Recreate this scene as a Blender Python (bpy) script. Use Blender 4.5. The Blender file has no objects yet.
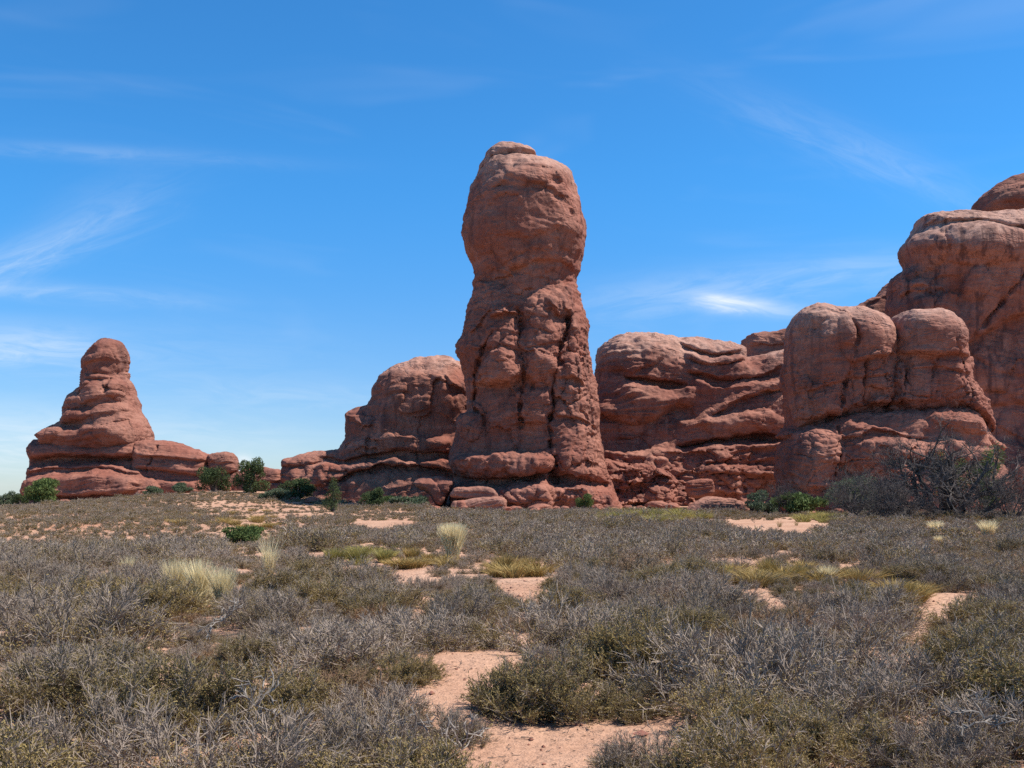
import bpy, math, random
import numpy as np
R = math.radians
col = bpy.context.scene.collection
sc = bpy.context.scene

# ------------------------------------------------------------------ camera, sky, sun, exposure
F = 995.0            # focal length in pixels of the 1024 wide frame
HOR = 488.0          # row of the level line of sight
CAM_Z = 1.65
cam_d = bpy.data.cameras.new('camera'); cam = bpy.data.objects.new('camera', cam_d); col.objects.link(cam)
cam_d.sensor_width = 36.0; cam_d.lens = F / 1024 * 36.0
cam_d.shift_y = (HOR - 384.0) / 1024.0
cam_d.clip_start = 0.05; cam_d.clip_end = 30000
cam.location = (0, 0, CAM_Z); cam.rotation_euler = (R(90), 0, 0)
sc.camera = cam

SUN_EL, SUN_AZ = 59.0, 91.5      # elevation; azimuth from the view axis towards the right
sd = bpy.data.lights.new('sun', 'SUN'); so = bpy.data.objects.new('sun', sd); col.objects.link(so)
sd.energy = 5.0; sd.angle = R(0.53); sd.color = (1.0, 0.94, 0.85)
so.rotation_euler = (R(90 - SUN_EL), 0, R(180 - SUN_AZ)); so.location = (60, 0, 80)

vs = sc.view_settings
vs.view_transform = 'Standard'; vs.look = 'None'; vs.gamma = 1.0; vs.use_curve_mapping = False
vs.exposure = 0.6
cy = sc.cycles
cy.max_bounces = 6; cy.diffuse_bounces = 3; cy.glossy_bounces = 1; cy.transmission_bounces = 1; cy.transparent_max_bounces = 4
cy.use_denoising = False

class NT:
    """small helper for node trees"""
    def __init__(s, tree): s.t = tree
    def n(s, typ, **kw):
        nd = s.t.nodes.new(typ)
        for k, v in kw.items(): setattr(nd, k, v)
        return nd
    def put(s, sock, v):
        if hasattr(v, 'is_output'): s.t.links.new(v, sock)
        else: sock.default_value = v
    def m(s, op, a, b=0.0, c=None, clamp=False):
        nd = s.n('ShaderNodeMath', operation=op, use_clamp=clamp)
        s.put(nd.inputs[0], a); s.put(nd.inputs[1], b)
        if c is not None: s.put(nd.inputs[2], c)
        return nd.outputs[0]
    def mix(s, f, a, b, blend='MIX'):
        nd = s.n('ShaderNodeMix', data_type='RGBA', blend_type=blend)
        s.put(nd.inputs[0], f); s.put(nd.inputs[6], a); s.put(nd.inputs[7], b)
        return nd.outputs[2]
    def xyz(s, x, y, z):
        nd = s.n('ShaderNodeCombineXYZ'); s.put(nd.inputs[0], x); s.put(nd.inputs[1], y); s.put(nd.inputs[2], z)
        return nd.outputs[0]
    def noise(s, vec, scale, detail=4, rough=0.55, dist=0.0):
        nd = s.n('ShaderNodeTexNoise'); s.put(nd.inputs['Vector'], vec); s.put(nd.inputs['Scale'], scale)
        nd.inputs['Detail'].default_value = detail; nd.inputs['Roughness'].default_value = rough
        nd.inputs['Distortion'].default_value = dist
        return nd.outputs[0]
    def ramp(s, f, a, b, lo=0.0, hi=1.0):
        nd = s.n('ShaderNodeMapRange', interpolation_type='SMOOTHSTEP'); s.put(nd.inputs[0], f)
        nd.inputs[1].default_value = a; nd.inputs[2].default_value = b
        nd.inputs[3].default_value = lo; nd.inputs[4].default_value = hi
        return nd.outputs[0]

w = bpy.data.worlds.new('World'); sc.world = w; w.use_nodes = True
N = NT(w.node_tree); w.node_tree.nodes.clear()
sky = N.n('ShaderNodeTexSky', sky_type='NISHITA', sun_disc=False)
sky.sun_elevation = R(SUN_EL); sky.sun_rotation = R(SUN_AZ)
sky.altitude = 1500; sky.air_density = 1.0; sky.dust_density = 0.6; sky.ozone_density = 3.0
hs = N.n('ShaderNodeHueSaturation'); N.put(hs.inputs['Color'], sky.outputs[0])
hs.inputs['Saturation'].default_value = 1.12; hs.inputs['Value'].default_value = 1.0
gx = N.n('ShaderNodeTexCoord').outputs['Generated']
sp = N.n('ShaderNodeSeparateXYZ'); N.put(sp.inputs[0], gx)
fy = N.m('MAXIMUM', sp.outputs[1], 0.08)
U = N.m('DIVIDE', sp.outputs[0], fy); V = N.m('DIVIDE', sp.outputs[2], fy)
hz = N.ramp(V, 0.0, 0.34)
_sv = (math.cos(R(SUN_EL)) * math.sin(R(SUN_AZ)), math.cos(R(SUN_EL)) * math.cos(R(SUN_AZ)), math.sin(R(SUN_EL)))
sdot = N.m('ADD', N.m('ADD', N.m('MULTIPLY', sp.outputs[0], _sv[0]), N.m('MULTIPLY', sp.outputs[1], _sv[1])), N.m('MULTIPLY', sp.outputs[2], _sv[2]))
fill_whiten = N.ramp(sdot, 0.55, 0.85)          # sky whitened towards the sun, out of view, so shadow fill is less blue
skyt = N.mix(1.0, hs.outputs[0], N.mix(fill_whiten, N.mix(hz, (0.62, 0.71, 0.86, 1), (0.42, 1.03, 1.28, 1)), (1.0, 0.98, 0.92, 1)), 'MULTIPLY')     # deep desert azure, paler low down
# cirrus wisps, each at its own bearing and height in the sky: (bearing, height, half length, half width, tilt, strength, streak seed)
WISPS = [(20,258,95,18,-21,.34), (58,292,120,8,3,.24), (25,346,85,20,3,.50), (-10,440,120,36,3,.55), (205,352,150,40,3,.08),
         (734,303,36,8,5,.85), (714,299,18,5,8,.5), (785,311,60,7,4,.38), (870,155,150,22,23,.15), (800,276,170,20,-6,.22), (640,300,90,22,-6,.12),
         (300,395,150,14,3,.14), (90,152,170,8,3,.13), (243,466,9,9,3,1.6), (110,205,70,30,-21,.10), (190,430,130,24,3,.22)]
tot = None
_dirs = {}
def streaks(ang):
    """one streak pattern per wind direction, shared by the wisps"""
    if ang not in _dirs:
        ca, sa = math.cos(R(-ang)), math.sin(R(-ang))
        a = N.m('ADD', N.m('MULTIPLY', U, ca), N.m('MULTIPLY', V, sa)); b = N.m('SUBTRACT', N.m('MULTIPLY', V, ca), N.m('MULTIPLY', U, sa))
        _dirs[ang] = (ca, sa, N.noise(N.xyz(N.m('MULTIPLY', a, 5.0), N.m('MULTIPLY', b, 26.0), ang * .1), 2.2, 6, 0.66, 1.1))
    return _dirs[ang]
for (px, py, L, W_, ang, st) in WISPS:
    cu, cv = (px - 512) / F, (HOR - py) / F
    ca, sa, nz = streaks(ang)
    du, dv = N.m('SUBTRACT', U, cu), N.m('SUBTRACT', V, cv)
    a = N.m('ADD', N.m('MULTIPLY', du, ca), N.m('MULTIPLY', dv, sa))
    b = N.m('SUBTRACT', N.m('MULTIPLY', dv, ca), N.m('MULTIPLY', du, sa))
    bw = N.m('MULTIPLY_ADD', N.m('SUBTRACT', nz, 0.5), 0.9 * W_ / F, b)
    a1 = N.m('MULTIPLY', a, F / L); b1 = N.m('MULTIPLY', bw, F / W_)
    g = N.m('EXPONENT', N.m('MULTIPLY', N.m('MULTIPLY_ADD', a1, a1, N.m('MULTIPLY', b1, b1)), -1.0))
    v = N.m('MULTIPLY', N.m('MULTIPLY', g, N.ramp(nz, 0.30, 0.74, 0.28, 1.1)), st)
    tot = v if tot is None else N.m('ADD', tot, v)
front = N.ramp(sp.outputs[1], 0.15, 0.4)
tot = N.m('MULTIPLY', tot, front)
# thin overall veil of cirrus streaks
veil = N.noise(N.xyz(N.m('MULTIPLY', sp.outputs[0], 1.2), N.m('MULTIPLY', sp.outputs[1], 1.2), N.m('MULTIPLY', sp.outputs[2], 7.0)), 2.2, 3, 0.6, 0.8)
tot = N.m('ADD', tot, N.ramp(veil, 0.48, 0.85, 0.0, 0.12), clamp=True)
skyc = N.mix(N.m('MULTIPLY', tot, 0.92), skyt, (5.6, 6.1, 6.5, 1))
bg = N.n('ShaderNodeBackground'); N.put(bg.inputs[0], skyc); bg.inputs[1].default_value = 0.105
w.cycles.sampling_method = 'MANUAL'; w.cycles.sample_map_resolution = 256
ow = N.n('ShaderNodeOutputWorld'); w.node_tree.links.new(bg.outputs[0], ow.inputs[0])

# ------------------------------------------------------------------ helpers
rng = np.random.default_rng(7)
def tag(o, label=None, cat=None, group=None, kind=None):
    if label: o['label'] = label
    if cat: o['category'] = cat
    if group: o['group'] = group
    if kind: o['kind'] = kind
    return o
def empty(name, loc):
    o = bpy.data.objects.new(name, None); o.location = loc; o.empty_display_size = 0.2
    col.objects.link(o); return o

_pr = np.random.default_rng(12345)
_P = np.concatenate([_pr.permutation(256)] * 3).astype(np.int32)
_a = _pr.normal(size=(256, 3)); _G = (_a / np.linalg.norm(_a, axis=1)[:, None]).astype(np.float32)
def perlin(p, seed=0):
    p = np.asarray(p, np.float32) + np.float32(seed * 17.31)
    i = np.floor(p).astype(np.int32); f = p - i; i &= 255
    u = f * f * f * (f * (f * 6 - 15) + 10)
    out = 0
    for dx in (0, 1):
        wx = u[:, 0] if dx else 1 - u[:, 0]
        for dy in (0, 1):
            wy = u[:, 1] if dy else 1 - u[:, 1]
            for dz in (0, 1):
                wz = u[:, 2] if dz else 1 - u[:, 2]
                h = _P[_P[_P[(i[:, 0] + dx) & 255] + ((i[:, 1] + dy) & 255)] + ((i[:, 2] + dz) & 255)]
                g = _G[h]
                out = out + wx * wy * wz * (g[:, 0] * (f[:, 0] - dx) + g[:, 1] * (f[:, 1] - dy) + g[:, 2] * (f[:, 2] - dz))
    return out * 1.6
def fbm(p, octv=4, seed=0, rough=0.5):
    p = np.asarray(p, np.float32); s = 0; a = 1.0
    for k in range(octv):
        s = s + a * perlin(p, seed + k * 3); p = p * 2.03; a *= rough
    return s
def fbm2(x, y, octv=4, seed=0, rough=0.5):
    sh = np.shape(x)
    return fbm(np.stack([np.ravel(x), np.ravel(y), np.full(np.size(x), 0.37)], 1), octv, seed, rough).reshape(sh)
def worley_edge(p, seed=0):
    """F2-F1 of jittered cells, and a random value per cell"""
    p = np.asarray(p, np.float32); i = np.floor(p).astype(np.int32); f = p - i
    f1 = np.full(len(p), 9., np.float32); f2 = f1.copy(); idv = np.zeros(len(p), np.float32)
    rv = np.random.default_rng(seed + 99).random((256, 4)).astype(np.float32)
    for dx in (-1, 0, 1):
        for dy in (-1, 0, 1):
            for dz in (-1, 0, 1):
                h = _P[_P[_P[(i[:, 0] + dx) & 255] + ((i[:, 1] + dy) & 255)] + ((i[:, 2] + dz) & 255)]
                q = rv[h]
                d = np.sqrt((q[:, 0] + dx - f[:, 0]) ** 2 + (q[:, 1] + dy - f[:, 1]) ** 2 + (q[:, 2] + dz - f[:, 2]) ** 2)
                c = d < f1
                f2 = np.where(c, f1, np.minimum(f2, d)); idv = np.where(c, q[:, 3], idv); f1 = np.where(c, d, f1)
    return f2 - f1, idv
def sstep(x, a, b):
    t = np.clip((x - a) / (b - a), 0, 1); return t * t * (3 - 2 * t)

def mesh_np(name, verts, faces, mat=None, mats=None, midx=None, smooth=False, tint=None):
    """faces: (n,k) array, or a list of such arrays"""
    if not isinstance(faces, list): faces = [faces]
    faces = [f for f in faces if len(f)]
    me = bpy.data.meshes.new(name)
    me.vertices.add(len(verts)); me.vertices.foreach_set('co', np.asarray(verts, np.float32).ravel())
    li = np.concatenate([f.ravel() for f in faces]).astype(np.int32)
    tots = np.concatenate([np.full(len(f), f.shape[1], np.int32) for f in faces])
    st = np.concatenate([[0], np.cumsum(tots)[:-1]]).astype(np.int32)
    me.loops.add(len(li)); me.loops.foreach_set('vertex_index', li)
    me.polygons.add(len(tots)); me.polygons.foreach_set('loop_start', st)
    if midx is not None: me.polygons.foreach_set('material_index', np.asarray(midx, np.int32))
    me.polygons.foreach_set('use_smooth', np.full(len(tots), smooth))
    for m in (mats or [mat]): me.materials.append(m)
    if tint is not None:
        at = me.attributes.new('tint', 'FLOAT', 'POINT'); at.data.foreach_set('value', np.asarray(tint, np.float32))
    me.update(calc_edges=True)
    if len(verts) < 400000: me.validate()
    return me
def link(name, me, parent=None, loc=None):
    o = bpy.data.objects.new(name, me); col.objects.link(o)
    if parent is not None: o.parent = parent
    if loc is not None: o.location = loc
    return o

# ------------------------------------------------------------------ terrain
def zt(x, y):
    x = np.asarray(x, float); y = np.asarray(y, float)
    z = np.interp(y, [0, 12, 25, 42, 62, 85, 100, 115, 140, 400, 3000, 9000], [0, 0, -.06, -.35, -.3, -.6, -.55, -.25, .05, -4., -60., -200.])
    left = sstep(-x, 8, 40) * sstep(y, 42, 115) * (1 - sstep(y, 135, 200))
    z = z + left * 0.85 * (1 - 1.25 * sstep(-x, 38, 58)) - 1.0 * np.exp(-((y - 47) / 16) ** 2) * sstep(-x, 3, 16)
    z = z + .75 * np.exp(-((x + 31) / 11) ** 2 - ((y - 119) / 20) ** 2)          # the slope below the low shelf
    z = z + .45 * np.exp(-((x + 12.5) / 7) ** 2 - ((y - 92) / 9) ** 2)            # sandy rise in front of the hump
    near = 1 - sstep(y, 150, 400)
    z = z + near * (fbm2(x * .13, y * .13, 3, 5) * .16 + fbm2(x * .55, y * .55, 3, 9) * .05 * (1 - sstep(y, 20, 60)))
    z = z + (1 - sstep(y, 14, 26)) * fbm2(x * 3.1, y * 3.1, 3, 13) * .012
    return z
def ground_at(px, py):
    """where the sight line through a picture point meets the ground"""
    Y = np.concatenate([np.arange(3, 30, .05), np.arange(30, 140, .2)])
    g = zt((px - 512) / F * Y, Y); hit = np.nonzero(CAM_Z + (HOR - py) / F * Y <= g)[0]
    if len(hit): return ((px - 512) / F * Y[hit[0]], float(Y[hit[0]]), float(g[hit[0]]))
    return ((px - 512) / F * 139, 139.0, float(zt((px - 512) / F * 139, 139.0)))
# ------------------------------------------------------------------ materials of the land
def new_mat(name, rough=0.9):
    m = bpy.data.materials.new(name); m.use_nodes = True
    b = m.node_tree.nodes['Principled BSDF']; b.inputs['Roughness'].default_value = rough
    b.inputs['Specular IOR Level'].default_value = 0.15
    return m, NT(m.node_tree), b
def rock_mat(name, base, pale, stain, stain_amt=0.5, strata=1.0, streak=0.0, cap=None):
    m, n, b = new_mat(name, 0.92)
    P = n.n('ShaderNodeNewGeometry').outputs['Position']
    s = n.n('ShaderNodeSeparateXYZ'); n.put(s.inputs[0], P)
    big = n.noise(P, 0.16, 5, 0.6, 0.4)
    c = n.mix(n.ramp(big, 0.36, 0.66), base + (1,), pale + (1,))
    wz = n.m('ADD', s.outputs[2], n.m('MULTIPLY', n.noise(P, 0.12, 3), 3.0))
    st = n.noise(n.xyz(n.m('MULTIPLY', s.outputs[0], .05), n.m('MULTIPLY', s.outputs[1], .05), wz), 1.5, 5, 0.7)
    c = n.mix(n.m('MULTIPLY', n.ramp(st, 0.50, 0.72), 0.45 * strata), c, tuple(v * .68 for v in base) + (1,))
    c = n.mix(n.m('MULTIPLY', n.ramp(st, 0.47, 0.30), 0.55 * strata), c, tuple(v * 1.18 for v in pale) + (1,))
    if cap:      # bleached bed on tower and cliff; on other rocks sunlit tops put into colour
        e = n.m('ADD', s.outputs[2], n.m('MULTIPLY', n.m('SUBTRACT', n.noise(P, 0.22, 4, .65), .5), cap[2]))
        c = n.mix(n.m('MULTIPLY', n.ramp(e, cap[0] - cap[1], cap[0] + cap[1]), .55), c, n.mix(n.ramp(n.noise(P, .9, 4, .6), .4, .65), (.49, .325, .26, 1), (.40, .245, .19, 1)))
    sn = n.noise(n.xyz(n.m('MULTIPLY', s.outputs[0], 1.0), n.m('MULTIPLY', s.outputs[1], 1.0), n.m('MULTIPLY', s.outputs[2], .45)), 0.33, 6, 0.68, 0.6)
    c = n.mix(n.m('MULTIPLY', n.ramp(sn, 0.52, 0.66), stain_amt), c, stain + (1,))
    if streak:
        sk = n.noise(n.xyz(n.m('MULTIPLY', s.outputs[0], 1.2), n.m('MULTIPLY', s.outputs[1], 1.2), n.m('MULTIPLY', s.outputs[2], .06)), 0.9, 4, 0.6)
        c = n.mix(n.m('MULTIPLY', n.ramp(sk, 0.5, 0.66), streak), c, stain + (1,))
    fine = n.noise(P, 2.6, 6, 0.72)
    c = n.mix(n.ramp(fine, 0.35, 0.68), n.mix(1.0, c, (.86, .84, .83, 1), 'MULTIPLY'), n.mix(1.0, c, (1.10, 1.11, 1.12, 1), 'MULTIPLY'))
    n.put(b.inputs['Base Color'], c)
    h = n.m('ADD', n.m('MULTIPLY', n.noise(P, 1.3, 8, 0.72), 0.5), n.m('MULTIPLY', n.noise(n.xyz(n.m('MULTIPLY', s.outputs[0], .3), n.m('MULTIPLY', s.outputs[1], .3), wz), 3.2, 5, .65), 0.22))
    # thin open bedding planes and upright joints
    b1 = n.noise(n.xyz(n.m('MULTIPLY', s.outputs[0], .22), n.m('MULTIPLY', s.outputs[1], .22), wz), .95, 3, .55, .4)
    b2 = n.noise(n.xyz(s.outputs[0], s.outputs[1], n.m('MULTIPLY', s.outputs[2], .22)), .5, 3, .6, .6)
    ln = n.m('ADD', n.ramp(n.m('ABSOLUTE', n.m('SUBTRACT', b1, .5)), 0, .035), n.m('MULTIPLY', n.ramp(n.m('ABSOLUTE', n.m('SUBTRACT', b2, .5)), 0, .022), .8))
    h = n.m('MULTIPLY_ADD', n.m('MULTIPLY', ln, n.ramp(n.noise(P, .21, 3), .40, .58)), .38, h)
    bp = n.n('ShaderNodeBump'); bp.inputs['Strength'].default_value = 0.5; bp.inputs['Distance'].default_value = 0.55
    n.put(bp.inputs['Height'], h); n.put(b.inputs['Normal'], bp.outputs[0])
    return m
M_rock = rock_mat('red_sandstone', (.225, .086, .061), (.31, .142, .102), (.095, .047, .042), .55)
M_rock_pale = rock_mat('weathered_sandstone', (.28, .125, .088), (.37, .20, .15), (.12, .06, .05), .4, .7, .25)
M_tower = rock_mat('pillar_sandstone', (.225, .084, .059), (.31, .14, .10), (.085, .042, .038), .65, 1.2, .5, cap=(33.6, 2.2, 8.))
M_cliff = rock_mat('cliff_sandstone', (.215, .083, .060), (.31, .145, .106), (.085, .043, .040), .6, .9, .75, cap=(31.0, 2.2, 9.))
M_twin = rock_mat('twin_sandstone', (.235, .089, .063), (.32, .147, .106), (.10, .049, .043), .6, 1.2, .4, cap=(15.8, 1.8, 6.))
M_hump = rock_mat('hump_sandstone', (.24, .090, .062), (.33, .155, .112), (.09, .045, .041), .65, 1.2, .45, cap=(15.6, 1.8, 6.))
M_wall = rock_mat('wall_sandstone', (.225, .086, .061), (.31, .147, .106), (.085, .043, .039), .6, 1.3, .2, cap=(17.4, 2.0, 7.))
M_rock_dark = rock_mat('dark_sandstone', (.205, .080, .058), (.29, .138, .10), (.08, .042, .038), .6, 1.2)

def sand_mat():
    m, n, b = new_mat('red_sand', 0.95)
    P = n.n('ShaderNodeNewGeometry').outputs['Position']
    c = n.mix(n.ramp(n.noise(P, 0.35, 5, .6), .35, .68), (.39, .225, .15, 1), (.47, .295, .205, 1))
    c = n.mix(n.m('MULTIPLY', n.ramp(n.noise(P, 0.06, 4, .6), .5, .7), .55), c, (.36, .17, .10, 1))
    g = n.noise(P, 16, 5, .75)
    c = n.mix(n.ramp(g, .3, .7), n.mix(1.0, c, (.80, .77, .75, 1), 'MULTIPLY'), n.mix(1.0, c, (1.1, 1.1, 1.1, 1), 'MULTIPLY'))
    # crumbs of plant litter
    l = n.noise(P, 42, 3, .6)
    c = n.mix(n.m('MULTIPLY', n.ramp(l, .66, .72), n.ramp(n.noise(P, 1.6, 3), .42, .62)), c, (.13, .085, .06, 1))
    n.put(b.inputs['Base Color'], c)
    bp = n.n('ShaderNodeBump'); bp.inputs['Strength'].default_value = 0.8; bp.inputs['Distance'].default_value = 0.07
    n.put(bp.inputs['Height'], n.m('ADD', n.m('ADD', n.noise(P, 2.2, 5, .65), n.noise(P, 7.5, 4, .65)), n.m('MULTIPLY', n.noise(P, 45, 3, .6), .2)))
    n.put(b.inputs['Normal'], bp.outputs[0])
    return m
M_sand = sand_mat()

# ground sheet, finer near the camera, out to the horizon
ys = np.concatenate([np.arange(-30, 2, 2.), np.arange(2, 16, .06), np.geomspace(16, 160, 220)[0:], np.geomspace(165, 9000, 40)])
tx = np.concatenate([-np.geomspace(.75, 14, 40)[::-1], np.linspace(-.74, .74, 300), np.geomspace(.75, 14, 40)])
TX, YS = np.meshgrid(tx, ys)
GX = TX * (np.abs(YS) * .9 + 3.5); GY = YS
GZ = zt(GX, GY)
nx, ny = len(tx), len(ys)
idx = np.arange(nx * ny).reshape(ny, nx)
q = np.stack([idx[:-1, :-1], idx[:-1, 1:], idx[1:, 1:], idx[1:, :-1]], -1).reshape(-1, 4)
tag(link('ground', mesh_np('ground', np.stack([GX, GY, GZ], -1).reshape(-1, 3), q, M_sand, smooth=True)), kind='structure')

# ------------------------------------------------------------------ rock builder
def smooth_poly(pts, sub=5):
    p = np.array(pts, float); n = len(p); out = []
    for i in range(n):
        a, b, c, d = p[i - 1], p[i], p[(i + 1) % n], p[(i + 2) % n]
        for k in range(sub):
            t = k / sub
            out.append(.5 * (2 * b + (c - a) * t + (2 * a - 5 * b + 4 * c - d) * t * t + (3 * b - 3 * c + d - a) * t ** 3))
    return np.array(out)
def poly_sdf(X, Y, poly):
    d = np.full(X.shape, 1e9); s = np.ones(X.shape); n = len(poly)
    for i in range(n):
        x0, y0 = poly[i]; x1, y1 = poly[i - 1]
        ex, ey = x1 - x0, y1 - y0
        wx, wy = X - x0, Y - y0
        t = np.clip((wx * ex + wy * ey) / max(ex * ex + ey * ey, 1e-9), 0, 1)
        d = np.minimum(d, (wx - ex * t) ** 2 + (wy - ey * t) ** 2)
        c1 = Y >= y0; c2 = Y < y1; c3 = ex * wy > ey * wx
        s = np.where((c1 & c2 & c3) | (~c1 & ~c2 & ~c3), -s, s)
    return s * np.sqrt(d)
def line_dist(X, Y, pts):
    d = np.full(X.shape, 1e9)
    for (x0, y0), (x1, y1) in zip(pts[:-1], pts[1:]):
        ex, ey = x1 - x0, y1 - y0; wx, wy = X - x0, Y - y0
        t = np.clip((wx * ex + wy * ey) / max(ex * ex + ey * ey, 1e-9), 0, 1)
        d = np.minimum(d, (wx - ex * t) ** 2 + (wy - ey * t) ** 2)
    return np.sqrt(d)
class Relief:
    """relief of a rock face over (x, row): domes, cracks, ledges and steps, in picture-scaled units of that rock"""
    def __init__(s, X, Y): s.X, s.Y = X, Y; s.D = np.zeros(X.shape)
    def dome(s, cx, cy, rx, ry, h, p=.5, rot=0):
        dx, dy = s.X - cx, s.Y - cy
        if rot: c, q = math.cos(R(rot)), math.sin(R(rot)); dx, dy = dx * c + dy * q, dy * c - dx * q
        r = np.clip(1 - (dx / rx) ** 2 - (dy / ry) ** 2, 0, None); s.D += h * r ** p
    def dent(s, cx, cy, rx, ry, h, rot=0):
        dx, dy = s.X - cx, s.Y - cy
        if rot: c, q = math.cos(R(rot)), math.sin(R(rot)); dx, dy = dx * c + dy * q, dy * c - dx * q
        s.D -= h * np.exp(-((dx / rx) ** 2 + (dy / ry) ** 2) ** 1.5)
    def crack(s, pts, w=2.5, depth=9, v=.5):
        jx = fbm2(s.X / 7, s.Y / 7, 2, 3) * 1.7; jy = fbm2(s.X / 7 + 5, s.Y / 7, 2, 3) * 1.7
        d = line_dist(s.X + jx, s.Y + jy, pts); m = .45 + .75 * sstep(fbm2(s.X / 16, s.Y / 16, 2, 8), -.5, .5)
        s.D -= depth * .62 * m * (np.exp(-(d / (w * .62 * m)) ** 1.3) + v * .3 * np.exp(-d / (w * 2.5)))
    def blocks(s, cx, cy, rx, ry, cell=(22, 24), amp=4, edge=3, w=.07, seed=0):
        """broken facets: cells with their own offset and tilt, parted by narrow joints"""
        wu = fbm2(s.X / 20, s.Y / 20, 3, seed + 5); wv = fbm2(s.X / 20 + 7, s.Y / 20, 3, seed + 6)
        U_, V_ = (s.X + 3.5 * wu) / cell[0] + seed * 3.3, (s.Y + 3.5 * wv) / cell[1] + seed * 1.7
        iu, iv = np.floor(U_).astype(int), np.floor(V_).astype(int); fu, fv = U_ - iu, V_ - iv
        rv = np.random.default_rng(seed + 300).random((256, 5)); f1 = np.full(U_.shape, 9.); f2 = f1.copy(); h = np.zeros(U_.shape)
        for a in (-1, 0, 1):
            for b in (-1, 0, 1):
                q = rv[_P[_P[(iu + a) & 255] + ((iv + b) & 255)]]
                du, dv = a + .15 + .7 * q[..., 0] - fu, b + .15 + .7 * q[..., 1] - fv; d = np.sqrt(du * du + dv * dv); c = d < f1
                f2 = np.where(c, f1, np.minimum(f2, d)); f1 = np.where(c, d, f1)
                h = np.where(c, (q[..., 2] - .5) * 1.3 - (q[..., 3] - .5) * 1.9 * du - (q[..., 4] - .25) * 1.6 * dv, h)
        r = np.sqrt(((s.X - cx) / rx) ** 2 + ((s.Y - cy) / ry) ** 2); m = 1 - sstep(r, .75, 1.05)
        s.D += m * (amp * h - edge * (.4 + .6 * sstep(wu, -.5, .3)) * np.exp(-((f2 - f1) / w) ** 1.2))
    def _curve(s, pts):
        p = np.array(pts, float); yc = np.interp(s.X, p[:, 0], p[:, 1])
        win = sstep(s.X, p[0, 0] - 4, p[0, 0] + 8) * (1 - sstep(s.X, p[-1, 0] - 8, p[-1, 0] + 4))
        return s.Y - yc, win
    def ledge(s, pts, amp=6, L=10, up=1.2, lip=.35):
        """an overhanging lip along the line, the face below it cut back"""
        t, win = s._curve(pts)
        d = np.where(t > 0, -amp * np.exp(-(np.abs(t) / L) ** 1.3), -amp * np.exp(-np.abs(t) / up))
        d += lip * amp * np.exp(-((t + L * .45) / (L * .45)) ** 2)
        s.D += d * win
    def step(s, pts, amp=6, wd=3, fall=None):
        """below the line the face stands further out"""
        t, win = s._curve(pts); a = sstep(t, -wd * .3, wd)
        if fall: a = a * np.exp(-np.clip(t, 0, None) / fall)
        s.D += amp * a * win
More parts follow.
